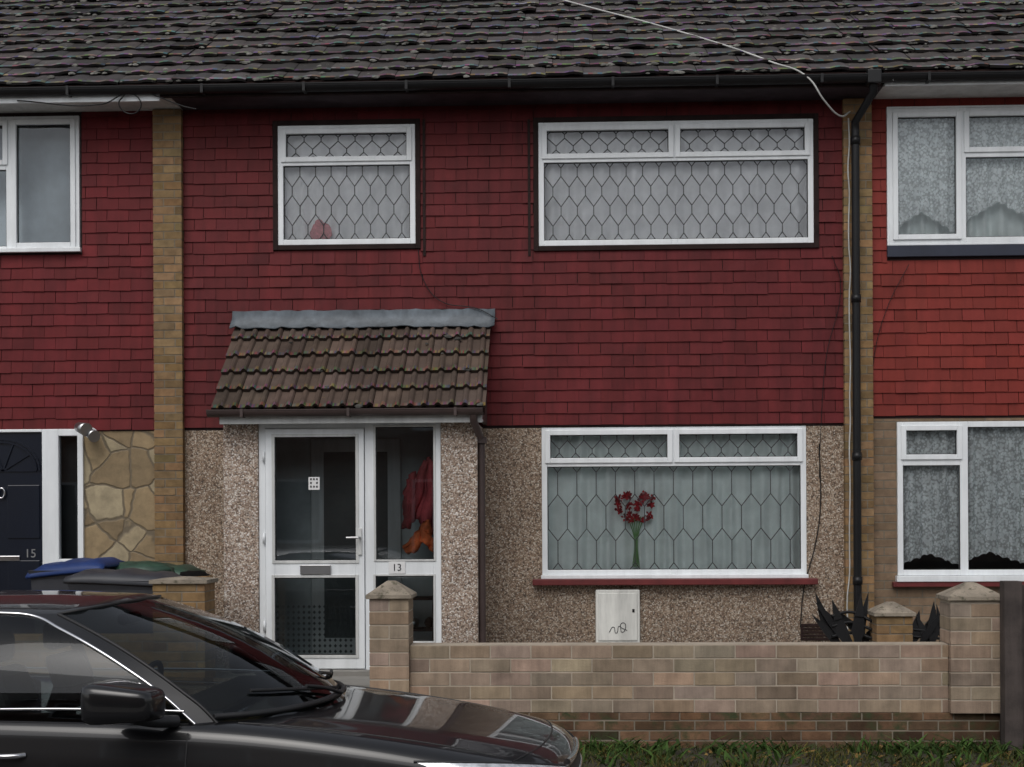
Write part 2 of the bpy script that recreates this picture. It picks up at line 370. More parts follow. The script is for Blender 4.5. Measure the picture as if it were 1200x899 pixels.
def tile_roof(name,mat,parent,x0,x1,y0,z0,pitch,length,gauge,tw,amp,thick,seed,jit=.004,mossn=0,va=.14,rolls=2,stag=False,edge=1.0,gmoss=(.35,1.5)):
    rn=random.Random(seed); m=MB(); ct,st=math.cos(pitch),math.sin(pitch)
    def W(x,s,n): return (x,y0+s*ct-n*st,z0+s*st+n*ct)
    def prof(t):
        u=(t*rolls)%1.0
        return amp*(max(0,math.sin((u-.5)/.5*math.pi)) if u>.5 else 0)
    rows=int(length/gauge+.01); segs=8*rolls; mo=MB()
    for r in range(rows):
        s0=r*gauge; s1=min(s0+gauge+.03,length); x=x0-(rn.uniform(0,tw) if stag else 0)
        ph=rn.uniform(0,6)
        while x<x1-.02:
            c=1+rn.gauss(0,va); c=(c*(1+rn.gauss(0,.03)),c,c*(1+rn.gauss(0,.03)))
            l0=thick+abs(rn.gauss(0,jit)); l1=thick+abs(rn.gauss(0,jit)); ds=rn.gauss(0,jit*1.2)+(.012*math.sin(x*1.3+ph) if stag else 0); ds2=ds+rn.gauss(0,jit)
            for k in range(segs):
                ta,tb=k/segs,(k+1)/segs
                xa,xb=max(x+ta*tw,x0),min(x+tb*tw-(.004 if k==segs-1 else 0),x1)
                if xb<=xa: continue
                ha,hb=prof(ta+.001),prof(tb-.001)
                na,nb=ha+l0+(l1-l0)*ta,hb+l0+(l1-l0)*tb
                sa,sb=s0+ds+(ds2-ds)*ta,s0+ds+(ds2-ds)*tb
                C,D=W(xb,s1,hb+.004),W(xa,s1,ha+.004); A,B=W(xa,sa,na),W(xb,sb,nb)
                if edge!=1.0:
                    t=.16; A2=W(xa,lerp(sa,s1,t),lerp(na,ha+.004,t)+.003); B2=W(xb,lerp(sb,s1,t),lerp(nb,hb+.004,t)+.003)
                    ce=tuple(q*edge*rn.uniform(.5,1.6) for q in c)
                    m.face([A,B,B2,A2],ce); m.face([A2,B2,C,D],c)
                else: m.face([A,B,C,D],c)
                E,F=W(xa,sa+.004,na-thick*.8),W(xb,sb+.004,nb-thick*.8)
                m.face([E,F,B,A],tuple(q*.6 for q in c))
            x+=tw
        for _ in range(int(mossn*(x1-x0))):
            cx=rn.uniform(x0,x1); rr=rn.uniform(.008,.028); cs=s0+rn.uniform(-.01,.03) if rn.random()<.8 else s0+rn.uniform(0,gauge)
            cn=thick+amp*.5; q=[]
            for ring,(hr,hn) in enumerate(((1,.0),(.8,.55),(.3,.9))):
                q.append([W(cx+rr*1.5*hr*math.cos(a*1.047)*rn.uniform(.7,1.2),cs+rr*hr*math.sin(a*1.047)*rn.uniform(.7,1.2),cn+rr*hn*.7-.01) for a in range(6)])
            g=rn.uniform(*gmoss)
            for ring in (0,1):
                for a in range(6): mo.face([q[ring][a],q[ring][(a+1)%6],q[ring+1][(a+1)%6],q[ring+1][a]],(g,g,g))
            mo.face(q[2],(g,g,g))
    m.obj(name,mat,parent)
    if mo.v: mo.obj('roof_lichen',M_moss2,parent)
    b=MB(); b.hexa([W(x0+.01,0,-.06),W(x1-.01,0,-.06),W(x0+.01,length,-.06),W(x1-.01,length,-.06),W(x0+.01,0,-.001),W(x1-.01,0,-.001),W(x0+.01,length,-.001),W(x1-.01,length,-.001)])
    b.obj('roof_deck',M_brown,parent)
def lerp(a,b,t): return a+(b-a)*t

# ---------------------------------------------------------------- the three houses
H=empty('terraced_house'); HL=empty('terraced_house.001'); HR=empty('terraced_house.002')
ZS=P(600,499,0)[2]      # bottom of tile hanging
ZE=5.44                 # soffit
GZ=.38
XL=P(183,400,0)[0]; XL2=P(216,400,0)[0]; XR=P(988,400,0)[0]; XR2=P(1021,400,0)[0]
XA,XB=-9.2,8.6
w1=R(326,487,147,287,0); w2=R(631,953,142,287,0); w3=R(635,945,499,674,0)
wl=R(-110,94,138,296,0); wr=R(1041,1262,127,285,0); wr3=R(1051,1275,494,674,0)
SUR=.045
def ex(r,e): return (r[0]-e,r[1]+e,r[2]-e,r[3]+e)
m=MB(); wall_holes(m,XL2,XR,ZS-.02,ZE+.1,.0,.2,[w1,w2]); m.obj('upper_wall',M_gap,H)
m=MB(); wall_holes(m,XL2,XR,GZ-.4,ZS-.022,.0,.2,[w3]); m.obj('pebbledash_wall',M_peb,H)
m=MB(); wall_holes(m,XA,XL,ZS-.02,ZE+.1,.0,.2,[wl]); m.obj('upper_wall',M_gap,HL)
m=MB(); wall_holes(m,XR2,XB,ZS+.04,ZE+.1,.0,.2,[wr]); m.obj('upper_wall',M_gap,HR)
m=MB(); hung_tiles(m,XL2,XR,ZS,ZE,0,[ex(w1,SUR),ex(w2,SUR)]); m.obj('hung_tiles',M_red,H)
m=MB(); hung_tiles(m,XA,XL,ZS-.01,ZE,0,[ex(wl,.02)]); m.obj('hung_tiles',M_redL,HL)
m=MB(); hung_tiles(m,XR2,XB,ZS+.06,ZE,0,[(wr[0]-.02,wr[1]+.02,wr[2]-.13,wr[3]+.02)],va=.06); m.obj('hung_tiles',M_redR,HR)
a=MB();b=MB(); bricks(a,b,XL,XL2,-.075,.1,GZ-.4,ZE-.01,bw=.2); a.obj('brick_pier',M_brickp,H); b.obj('brick_pier_mortar',M_mort,H)
a=MB();b=MB(); bricks(a,b,XR,XR2,-.075,.1,GZ-.4,ZE-.01,bw=.2); a.obj('brick_pier',M_brickp,HR); b.obj('brick_pier_mortar',M_mort,HR)
def split(r,zt,xs,fw=.05,bar=.05,lead_lo=None,lead_hi=None,hi_open=True):
    x0,x1,z0,z1=r; out=[]
    out.append((x0+fw,x1-fw,z0+fw,zt-bar/2,False,lead_lo))
    e=[x0+fw]+[q for x in xs for q in (x-bar/2,x+bar/2)]+[x1-fw]
    for i in range(0,len(e),2): out.append((e[i],e[i+1],zt+bar/2,z1-fw,hi_open,lead_hi))
    return out
zt=P(400,191,0)[2]
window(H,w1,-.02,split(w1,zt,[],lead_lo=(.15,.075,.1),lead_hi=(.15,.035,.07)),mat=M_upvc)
surround(H,w1,M_brown,SUR,-.03,.03)
curtain('net_curtain',M_cur,H,w1[0]+.03,w1[1]-.03,w1[2]+.02,w1[3]-.03,.09,.016,.16,seed=1)
tc=P(377,273,.06); PK=empty('pink_toy'); 
zt=P(790,186,0)[2]
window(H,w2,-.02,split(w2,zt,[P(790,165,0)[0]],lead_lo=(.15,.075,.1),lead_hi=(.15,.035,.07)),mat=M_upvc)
surround(H,w2,M_brown,SUR,-.03,.03)
curtain('net_curtain',M_cur,H,w2[0]+.03,w2[1]-.03,w2[2]+.02,w2[3]-.03,.09,.018,.17,seed=2)
zt=P(790,543,0)[2]
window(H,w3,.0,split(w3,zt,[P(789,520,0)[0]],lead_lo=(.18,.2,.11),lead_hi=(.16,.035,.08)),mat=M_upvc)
curtain('pleated_curtain',M_cur2,H,w3[0]+.03,w3[1]-.03,w3[2]+.02,w3[3]-.03,.145,.024,.13,seed=3)
boxobj('window_head',M_brown,H,(w3[0]-.04,w3[1]+.04,-.012,.03,w3[3]+.0,ZS+.01))
sl=P(624,686,-.1); sr=P(959,686,-.1)
boxobj('window_sill',M_sill,H,(sl[0],sr[0],-.1,-.001,w3[2]-.085,w3[2]-.03),.006)
boxobj('sub_sill',M_upvc,H,(w3[0]-.01,w3[1]+.01,-.045,-.0015,w3[2]-.029,w3[2]+.005),.004)
FL=empty('artificial_flower')
fx,_,fz=P(745,595,.09)
m=MB(); rn=random.Random(5)
blooms=[(rn.uniform(-.16,.16),rn.uniform(-.15,.12)) for _ in range(26)]
blooms=[(a,b) for a,b in blooms if abs(a)<.2*(1 if b>-.03 else max(.2,1+(b+.03)/.14)) and (abs(a)>.035 or b<.07)]
for bx,bz in blooms:
    for i in range(16):
        t=rn.uniform(0,6.283); rr=rn.uniform(.006,.034)
        c=Vector((fx+bx+rr*math.cos(t),.085+rn.uniform(-.02,.015),fz+bz+rr*math.sin(t))); u=Vector((math.cos(t),rn.uniform(-.6,.2),math.sin(t))).normalized()*.016
        w=u.cross(Vector((rn.uniform(-.3,.3),1,rn.uniform(-.3,.3)))).normalized()*.011; g=rn.uniform(.35,1.5)
        m.face([c-u,c+w,c+u,c-w],(g,g,g))
m.obj('petals',M_flower,FL)
for k in range(6):
    tube('stem',[(fx+(k-2.5)*.03,.09,fz-.08),(fx+(k-2.5)*.006,.09,fz-.28),(fx+(k-2.5)*.012,.09,w3[2]+.07)],.0045,M_stem,FL)
# windows -- left house
x0,x1,z0,z1=wl; mx=P(13,210,0)[0]
window(HL,wl,-.03,[(x0+.05,mx-.035,z0+.05,z0+.75,False,None),(x0+.05,mx-.035,z0+.81,z1-.05,True,None),(mx+.035,x1-.05,z0+.05,z1-.05,True,None)])
curtain('net_curtain',fabric('grey_net',(.55,.62,.68),var=.1),HL,x0+.03,x1-.05,z0+.02,z1-.03,.28,.02,.3,seed=5)
boxobj('window_sill',M_upvc,HL,(x0-.03,x1+.02,-.075,-.0312,z0-.012,z0+.028),.005)
# windows -- right house
x0,x1,z0,z1=wr; mx=P(1127,200,0)[0]; zt=P(1160,181,0)[2]
window(HR,wr,-.03,[(x0+.05,mx-.03,z0+.05,z1-.05,True,None),(mx+.03,x1-.05,z0+.05,zt-.03,False,None),(mx+.03,x1-.05,zt+.03,z1-.05,True,None)])
surround(HR,wr,M_upvc,.018,-.035,.03)
boxobj('navy_band',M_navy,HR,(wr[0]-.02,wr[1]+.02,-.045,-.005,wr[2]-.12,wr[2]-.02),.003)
curtain('net_liner',M_cur2,HR,x0+.04,x1-.04,z0,z1-.03,.2,.03,.15,bottom=lambda x:z0+.05,seed=16)
curtain('lace_curtain',M_lace,HR,x0+.04,mx-.01,z0,z1-.03,.08,.02,.09,bottom=lambda x:z0+.09+.2*max(0,1-abs(((x-x0)%.62)/.31-1))+.02*abs(math.sin(x*42)),seed=6)
curtain('lace_curtain',M_lace,HR,mx+.01,x1-.04,z0,z1-.03,.08,.02,.09,bottom=lambda x:z0+.12+.25*max(0,1-abs(((x-mx+.1)%.9)/.45-1))+.02*abs(math.sin(x*42)),seed=7)
x0,x1,z0,z1=wr3; mx=P(1129,600,0)[0]; zt=P(1090,541,0)[2]
window(HR,wr3,-.03,[(x0+.05,mx-.035,z0+.05,zt-.035,False,None),(x0+.05,mx-.035,zt+.035,z1-.05,True,None),(mx+.035,x1-.05,z0+.05,z1-.05,False,None)])
curtain('lace_curtain',M_lace,HR,x0+.04,mx-.01,z0,z1-.03,.08,.025,.1,bottom=lambda x:z0+.06+.12*max(0,1-abs(((x-x0)%.6)/.3-1))+.02*abs(math.sin(x*42)),seed=8)
curtain('lace_curtain',M_lace,HR,mx+.01,x1-.04,z0,z1-.03,.08,.025,.1,bottom=lambda x:z0+.07+.12*max(0,1-abs(((x-mx+.1)%.7)/.35-1))+.02*abs(math.sin(x*42)),seed=9)
m=MB(); wall_holes(m,XR2,XB,GZ-.4,ZS+.038,.0,.2,[wr3]); m.obj('lower_brick_wall',M_brick,HR)
boxobj('window_sill',M_sill,HR,(wr3[0]-.05,wr3[1]+.04,-.075,-.001,wr3[2]-.1,wr3[2]-.055),.004)
boxobj('sub_sill',M_upvc,HR,(wr3[0]-.02,wr3[1]+.02,-.085,-.0015,wr3[2]-.054,wr3[2]-.002),.004)
# left house ground floor
dl=R(-75,51,507,800,0); sd=R(53,99,503,800,0)
fr=(dl[0]-.06,sd[1],GZ,sd[3])
m=MB(); wall_holes(m,XA,fr[0],GZ-.4,ZS-.022,.0,.2,[]); wall_holes(m,fr[1],XL,GZ-.4,ZS-.022,.0,.2,[])
if fr[3]<ZS-.03: m.box(fr[0],fr[1],0,.2,fr[3],ZS-.022)
m.obj('crazy_stone_cladding',M_crazy,HL)
sg=R(70,92,511,655,0)
m=MB(); wall_holes(m,fr[0],fr[1],fr[2],fr[3],-.03,.05,[dl,sg]); m.obj('door_frame',M_upvc,HL,.005)
g=MB(); g.face([(sg[0],.01,sg[2]),(sg[1],.01,sg[2]),(sg[1],.01,sg[3]),(sg[0],.01,sg[3])]); g.obj('sidelight_glass',M_doorglass,HL)
boxobj('hall_dark',M_room,HL,(fr[0]+.01,fr[1]-.01,.16,.19,GZ,fr[3]-.01))
boxobj('door_leaf',M_navydoor,HL,(dl[0]+.005,dl[1]-.005,-.005,.04,GZ,dl[3]-.005))
cx=P(4,548,0)[0]; cz=P(4,552,0)[2]
dm=MB()
for side in (-1,1):
    X=cx+side*.19
    dm.box(X-.15,X+.15,-.016,-.004,cz-.62,cz-.13); dm.box(X-.15,X+.15,-.016,-.004,cz-1.35,cz-.82)
dm.obj('door_panels',M_navydoor,HL,.01)
dm=MB()
for rr in (.31,.34):
    for i in range(16):
        a0,a1=math.pi*i/16,math.pi*(i+1)/16
        dm.seg((cx+rr*math.cos(a0),cz+rr*.85*math.sin(a0)),(cx+rr*math.cos(a1),cz+rr*.85*math.sin(a1)),.018,-.012,.008)
for a0 in (0,36,72,108,144,180):
    q=math.radians(a0); dm.seg((cx,cz),(cx+.31*math.cos(q),cz+.26*math.sin(q)),.014,-.011,.006)
dm.obj('fanlight_moulding',M_navydoor,HL)
lp=P(9,654,0); boxobj('letter_plate',M_steel,HL,(lp[0]-.16,lp[0]+.12,-.022,-.006,lp[2]-.025,lp[2]+.02),.004)
kp=P(3,578,0); tube('door_knocker',[(kp[0]+.03*math.cos(t),-.03,kp[2]+.045*math.sin(t)) for t in [i*.7 for i in range(9)]],.008,M_steel,HL,cyclic=True)
text('house_number','15',.11,(P(36,649,0)[0],-.0075,P(36,649,0)[2]),M_alu,HL)
LP=empty('security_light'); c=P(100,503,-.15)
def ico(name,loc,sc,mat,parent,sub=3,rot=(0,0,0),lump=0):
    me=bpy.data.meshes.new(name); bm=bmesh.new(); bmesh.ops.create_icosphere(bm,subdivisions=sub,radius=1)
    if lump:
        for v in bm.verts: v.co*=1+lump*math.sin(v.co.x*7+v.co.z*5)*math.cos(v.co.y*6+v.co.x*3)
    bm.to_mesh(me); bm.free()
    me.polygons.foreach_set('use_smooth',[True]*len(me.polygons)); me.materials.append(mat)
    o=bpy.data.objects.new(name,me); S.collection.objects.link(o); o.location=loc; o.scale=sc; o.rotation_euler=rot; o.parent=parent; return o
ico('toy_body',(tc[0],.035,tc[2]),(.1,.018,.09),M_pink,PK,3,lump=.1); ico('toy_head',(tc[0]-.02,.03,tc[2]+.08),(.04,.018,.04),M_pink,PK,2)
def cyl(name,a,b,r,mat,parent,r2=None,seg=24):
    a=Vector(a);b=Vector(b); d=b-a; me=bpy.data.meshes.new(name); bm=bmesh.new()
    bmesh.ops.create_cone(bm,cap_ends=True,segments=seg,radius1=r,radius2=r if r2 is None else r2,depth=d.length); bm.to_mesh(me); bm.free()
    me.materials.append(mat); o=bpy.data.objects.new(name,me); S.collection.objects.link(o)
    for p in me.polygons: p.use_smooth=len(p.vertices)==4
    o.rotation_mode='QUATERNION'; o.rotation_quaternion=d.to_track_quat('Z','Y'); o.location=(a+b)/2; o.parent=parent; return o
cyl('lamp_base',(c[0]+.02,-.0,c[2]-.03),(c[0]+.02,-.07,c[2]-.03),.05,M_upvc,LP)
tube('lamp_arm',[(c[0]+.02,-.06,c[2]-.03),(c[0]+.02,-.13,c[2]-.02),(c[0]-.01,-.17,c[2]+.01)],.015,M_alu,LP)
cyl('lamp_head',(c[0]-.06,-.15,c[2]+.02),(c[0]+.04,-.24,c[2]-.01),.045,M_alu,LP,r2=.06)
cyl('lamp_head',(c[0]+.03,-.12,c[2]-.03),(c[0]+.1,-.2,c[2]-.07),.04,M_alu,LP,r2=.055)

# ---- eaves and roof
PY0=-.42; RZ=5.56; PITCH=math.radians(33)
for par,xa,xb,mt,sd_ in ((HL,XA,XL2-.001,M_roof,1),(H,XL2,XR2+.03,M_roof,2),(HR,XR2+.031,XB,M_roof,3)):
    tile_roof('roof_tiles',mt,par,xa,xb,PY0,RZ,PITCH,5.2,.26,.33,.012,.03,sd_,jit=.009,mossn=9,va=.22,rolls=1,stag=True,edge=1.8)
    m=MB(); ry=PY0+5.2*math.cos(PITCH); rz=RZ+5.2*math.sin(PITCH)
    m.hexa([(xa,ry,rz-.06),(xb,ry,rz-.06),(xa,ry+4.4,RZ-.1),(xb,ry+4.4,RZ-.1),(xa,ry,rz),(xb,ry,rz),(xa,ry+4.4,RZ),(xb,ry+4.4,RZ)]); m.obj('rear_roof',mt,par)
    tube('ridge',[(xa+.02,ry,rz),(xb-.02,ry,rz)],.12,mt,par,poly=True)
    boxobj('rear_wall',M_brick2,par,(xa,xb,ry+4,ry+4.2,-.02,RZ-.1))
    boxobj('soffit',M_soff if par is H else M_upvcd,par,(xa+.002,xb-.002,-.40,.05,ZE,ZE+.02))
def gutter(par,xa,xb,mat,y=-.46,z=5.52,r=.062):
    m=MB(); n=10
    for q in (r,r-.005):
        for i in range(n):
            a0,a1=math.pi+math.pi*i/n,math.pi+math.pi*(i+1)/n
            m.face([(xa,y+q*math.cos(a0),z+q*math.sin(a0)),(xb,y+q*math.cos(a0),z+q*math.sin(a0)),(xb,y+q*math.cos(a1),z+q*math.sin(a1)),(xa,y+q*math.cos(a1),z+q*math.sin(a1))])
    m.box(xa,xb,y-r-.004,y-r+.004,z-.004,z+.004)
    m.obj('gutter',mat,par,smooth=False)
    x=xa+.3; mb=MB()
    while x<xb: 
        mb.box(x-.012,x+.012,y-r-.006,y+r,z-r-.006,z-r+.006); mb.box(x-.012,x+.012,y-r-.008,y-r-.004,z-r,z+.01); x+=.9
    if mb.v: mb.obj('gutter_brackets',mat,par)
gutter(HL,XA,XL2-.002,M_black); gutter(H,XL2,XR2+.1,M_black); gutter(HR,XR2+.102,XB,M_black)
boxobj('fascia',M_upvc,HL,(XA,P(188,116,-.4)[0],-.43,-.401,ZE-.03,RZ-.06),.003)
boxobj('fascia',M_brown,H,(P(188,116,-.4)[0]+.002,P(1034,105,-.4)[0]-.002,-.425,-.401,ZE-.0,RZ-.03))
boxobj('fascia',M_upvc,HR,(P(1036,105,-.4)[0],XB,-.43,-.401,ZE-.0,RZ-.06),.003)
dx=P(1003,300,-.16)[0]
tube('downpipe',[(dx+.1,-.46,5.47),(dx+.1,-.46,5.38),(dx,-.16,5.2),(dx,-.16,5.1)],.036,M_black,HR,poly=True)
tube('downpipe',[(dx,-.16,5.12),(dx,-.16,GZ+.05)],.036,M_black,HR,poly=True)
for z in (5.0,3.6,2.2,1.1): cyl('pipe_collar',(dx,-.16,z),(dx,-.16,z+.07),.043,M_black,HR)
boxobj('hopper',M_black,HR,(dx+.04,dx+.16,-.53,-.40,5.44,5.56),.01)
pts=[]; rn=random.Random(3)
for i in range(22):
    z=5.25-i*.225; pts.append((P(995,300,-.1)[0]+rn.gauss(0,.006)+(-.03 if i>18 else 0),-.1,z))
tube('white_cable',pts,.0065,M_cable,H)
tube('black_cable',[P(975,300,-.04),P(985,330,-.035),P(968,420,-.035),P(962,500,-.035),P(960,560,-.012)],.003,M_black,H)
tube('black_cable',[P(1065,310,-.04),P(1040,360,-.035),P(1024,420,-.035),P(1021,505,-.035)],.003,M_black,HR)
tube('black_cable',[P(490,292,-.05),P(495,325,-.04),P(515,352,-.04),P(560,362,-.05),P(583,374,-.08)],.004,M_black,H)
tube('black_cable',[P(960,520,-.012),P(961,600,-.012),P(955,640,-.02),P(942,690,-.02),P(938,735,-.02)],.005,M_black,H)
for px,t,b in ((497,140,300),(620,140,300)):
    q=R(px-1.5,px+1.5,t,b,-.02); boxobj('cover_strip',M_brown,H,(q[0],q[1],-.024,-.004,q[2],q[3]))
TC=empty('telephone_cable')
tube('wire',[P(996,131,-.12),P(985,136,-.3),P(966,118,-.5),P(948,92,-.52),P(905,73,-.25),P(800,38,.62),P(660,0,1.5),P(560,-30,2.3),P(470,-60,3.6)],.0075,M_cable,TC)
tube('black_cable',[P(20,118,-.45),P(120,122,-.46),P(155,110,-.47),P(165,125,-.46),P(150,133,-.44),P(140,118,-.46),P(230,128,-.44)],.006,M_black,HL)
mr=R(698,750,691,752,-.06)
boxobj('meter_box_frame',M_meter,H,(mr[0],mr[1],-.07,-.001,mr[2]-.02,mr[3]),.012)
boxobj('meter_box_door',M_meter,H,(mr[0]+.025,mr[1]-.025,-.082,-.0705,mr[2]+.01,mr[3]-.03),.006)
tube('graffiti_mark',[P(a,b,-.084) for (a,b) in ((714,741),(719,735),(722,742),(726,734),(729,741),(733,736),(731,730),(727,733),(735,739))],.003,M_lead,H)
boxobj('meter_lock',M_black,H,(mr[1]-.07,mr[1]-.05,-.085,-.0825,(mr[2]+mr[3])/2+.03,(mr[2]+mr[3])/2+.06))
vr=R(938,972,731,750,0)
m=MB(); wall_holes(m,vr[0],vr[1],vr[2],vr[3],-.015,-.001,[(vr[0]+.02,vr[1]-.02,vr[2]+.02+i*.03,vr[2]+.033+i*.03) for i in range(4)]); m.obj('air_vent',M_brown,H)

# ---------------------------------------------------------------- porch
PYF=-.8
pl=R(262,303,497,790,PYF); pr=R(517,560,497,790,PYF); pf=R(303,517,498,790,PYF)
PZT=pl[3]+.0; PZB=GZ
m=MB(); m.box(pl[0],pl[1],PYF,PYF+.14,PZB-.02,PZT); m.box(pr[0],pr[1],PYF,PYF+.14,PZB-.02,PZT)
m.box(pl[0],pl[0]+.12,PYF+.141,-.001,PZB-.02,PZT); m.box(pr[1]-.12,pr[1],PYF+.141,-.001,PZB-.02,PZT); m.obj('porch_pebbledash_walls',M_peb2,H,.008)
m=MB(); m.box(pl[0]+.125,pr[1]-.125,-.006,-.003,GZ,PZT); m.obj('porch_back_wall',pmat('porch_inner_plaster',(.5,.53,.53),.8),H)
g1=R(322,417,512,657,PYF); g2=R(322,417,677,768,PYF); g3=R(440,508,500,656,PYF); g4=R(440,508,675,752,PYF)
pf=(pf[0]+.002,pf[1]-.002,GZ,PZT)
dr=(g1[0]-.085,g1[1]+.075,g2[2]-.12,g1[3]+.075)
m=MB(); wall_holes(m,*pf,PYF+.02,PYF+.09,[dr,g3,g4]); m.obj('porch_frame',M_upvc,H,.004)
m=MB(); wall_holes(m,dr[0]+.005,dr[1]-.005,dr[2]+.005,dr[3]-.005,PYF+.0,PYF+.07,[g1,g2]); m.obj('porch_door_leaf',M_upvc,H,.006)
m=MB(); 
for g in (g1,g2): wall_holes(m,g[0]-.025,g[1]+.025,g[2]-.025,g[3]+.025,PYF-.008,PYF+.001,[ex(g,-.001)])
for g in (g3,g4): wall_holes(m,g[0]-.018,g[1]+.018,g[2]-.015,g[3]+.015,PYF+.012,PYF+.021,[ex(g,-.001)])
m.obj('glazing_beads',M_upvcd,H,.003)
m=MB()
for g in (g1,g2): wall_holes(m,g[0],g[1],g[2],g[3],PYF+.01,PYF+.03,[ex(g,-.007)])
for g in (g3,g4): wall_holes(m,g[0],g[1],g[2],g[3],PYF+.03,PYF+.05,[ex(g,-.007)])
m.obj('door_gaskets',M_seal,H)
m=MB()
for g,y in ((g1,PYF+.025),(g2,PYF+.025),(g3,PYF+.045),(g4,PYF+.045)): m.face([(g[0],y,g[2]),(g[1],y,g[2]),(g[1],y,g[3]),(g[0],y,g[3])])
m.obj('door_glass',M_doorglass,H)
m=MB(); x=g2[0]+.02
while x<g2[1]-.02:
    z=g2[2]+.03
    while z<g2[2]+.44:
        q=.014; m.face([(x-q,PYF+.035,z),(x,PYF+.035,z-q*1.2),(x+q,PYF+.035,z),(x,PYF+.035,z+q*1.2)])
        z+=.048
    x+=.045
m.obj('etched_pattern',pmat('etched_grey',(.05,.055,.055),.6),H)
lb=R(352,388,662,673,PYF); boxobj('letter_plate',M_alu,H,(lb[0],lb[1],PYF-.02,PYF-.001,lb[2],lb[3]),.004)
hp=P(422,634,PYF); boxobj('handle_plate',M_upvcd,H,(hp[0]-.016,hp[0]+.016,PYF-.018,PYF-.001,hp[2]-.12,hp[2]+.11),.006)
tube('door_handle',[(hp[0],PYF-.01,hp[2]+.03),(hp[0],PYF-.055,hp[2]+.03),(hp[0]-.03,PYF-.06,hp[2]+.03),(hp[0]-.11,PYF-.058,hp[2]+.028)],.01,M_alu,H)
nb=R(458,472,661,670,PYF); boxobj('number_plate',M_paper,H,(nb[0]-.02,nb[1]+.02,PYF+.01,PYF+.0195,nb[2]-.02,nb[3]+.02),.003)
text('house_number','13',.085,((nb[0]+nb[1])/2,PYF+.0085,(nb[2]+nb[3])/2),M_lead,H)
st=R(361,374,559,574,PYF); boxobj('sticker',M_paper,H,(st[0],st[1],PYF+.022,PYF+.0245,st[2],st[3]))
m=MB()
for i in range(3):
    for j in range(3):
        if (i,j)!=(1,1): m.box(st[0]+.014+i*.026,st[0]+.028+i*.026,PYF+.019,PYF+.0215,st[2]+.019+j*.032,st[2]+.035+j*.032)
m.obj('sticker_print',M_lead,H)
for z in (.75,1.5,2.2): cyl('hinge',(dr[0]-.01,PYF-.0,z),(dr[0]-.01,PYF-.0,z+.09),.011,M_upvc,H)
boxobj('threshold',M_conc,H,(pl[0],pr[1],PYF-.15,PYF-.001,GZ-.1,GZ+.04))
boxobj('porch_floor',M_conc,H,(pl[0]+.12,pr[1]-.12,PYF+.095,-.007,GZ-.02,GZ+.02))
boxobj('inner_door',M_upvcd,H,(g1[0]+.18,g1[0]+1.0,-.06,-.008,GZ+.021,GZ+2.05),.01)
boxobj('inner_door_glass',pmat('inner_door_pane',(.09,.1,.1),.3),H,(g1[0]+.3,g1[0]+.88,-.065,-.061,GZ+.25,GZ+1.93),.01)
def cloth(m,c,w0,w1_,h,seed,tilt=0,n=22,k=12):
    L=[]
    for j in range(k+1):
        t=j/k; w=lerp(w0,w1_,t**.7); row=[]
        for a in range(n+1):
            u=-1+2*a/n
            row.append((c[0]+w*u+tilt*t+.012*math.sin(t*9+seed),c[1]+.035*math.sin(u*9+seed+t*2)+.02*math.sin(u*17+t*5)+.06*u*u,c[2]-h*t+(.05*math.sin(u*4+seed)+.04*abs(u))*(.3+t)-.1*abs(u)*(1-t)))
        L.append(row)
    for j in range(k):
        for a in range(n): m.face([L[j][a],L[j][a+1],L[j+1][a+1],L[j+1][a]])
CO=empty('red_coat'); m=MB(); c=P(505,536,-.6); cloth(m,c,.07,.2,.62,3,-.04); o=m.obj('coat_body',M_redcoat,CO,smooth=True,merge=True); md=o.modifiers.new('s','SOLIDIFY'); md.thickness=.03
m=MB(); c=P(484,552,-.58); cloth(m,c,.03,.05,.45,6,-.05); o=m.obj('coat_sleeve',M_redcoat,CO,smooth=True,merge=True); md=o.modifiers.new('s','SOLIDIFY'); md.thickness=.03
OB=empty('orange_bag'); m=MB(); c=P(498,610,-.68); cloth(m,c,.02,.15,.26,1,-.05); o=m.obj('bag_body',M_orange,OB,smooth=True,merge=True); md=o.modifiers.new('s','SOLIDIFY'); md.thickness=.03
SR=empty('shoe_rack'); m=MB(); q=R(442,508,690,752,-.5)
for z in (GZ+.05,GZ+.35,GZ+.62): m.box(q[0],q[1],-.62,-.35,z,z+.02)
m.box(q[0]-.02,q[0],-.62,-.35,GZ+.02,GZ+.66); m.box(q[1],q[1]+.02,-.62,-.35,GZ+.02,GZ+.66); m.obj('rack_frame',M_brown,SR)
for i in range(4):
    for z in (GZ+.1,GZ+.4): ico('shoe',(q[0]+.07+i*.13,-.52,z+.02),(.045,.12,.05),random.choice([M_lead,M_alu,M_brown]),SR,2)
# porch roof
xl0=P(248,478,-.98)[0]; xr0=P(569,478,-.98)[0]; zb=P(410,478,-.98)[2]-.02; zt_=P(420,381,-.05)[2]
pp=math.atan2(zt_-zb,.93); ln=math.hypot(zt_-zb,.93)
tile_roof('porch_roof_tiles',M_proof,H,xl0,xr0,-.98,zb,pp,ln,ln/5.02,.229,.028,.04,11,jit=.004,mossn=2,va=.16,edge=1.15,gmoss=(.3,.9))
boxobj('porch_soffit',M_upvcd,H,(xl0+.06,xr0-.03,-.93,PYF-.0,PZT+.001,PZT+.02))
boxobj('porch_fascia',M_upvcd,H,(xl0+.06,xr0-.03,-.955,-.931,PZT-.01,zb-.02),.003)
m=MB()
for X in (xl0+.05,xr0-.07):
    m.hexa([(X,-.93,PZT+.021),(X+.03,-.93,PZT+.021),(X,-.03,PZT+.021),(X+.03,-.03,PZT+.021),(X,-.93,zb-.03),(X+.03,-.93,zb-.03),(X,-.03,zt_-.05),(X+.03,-.03,zt_-.05)])
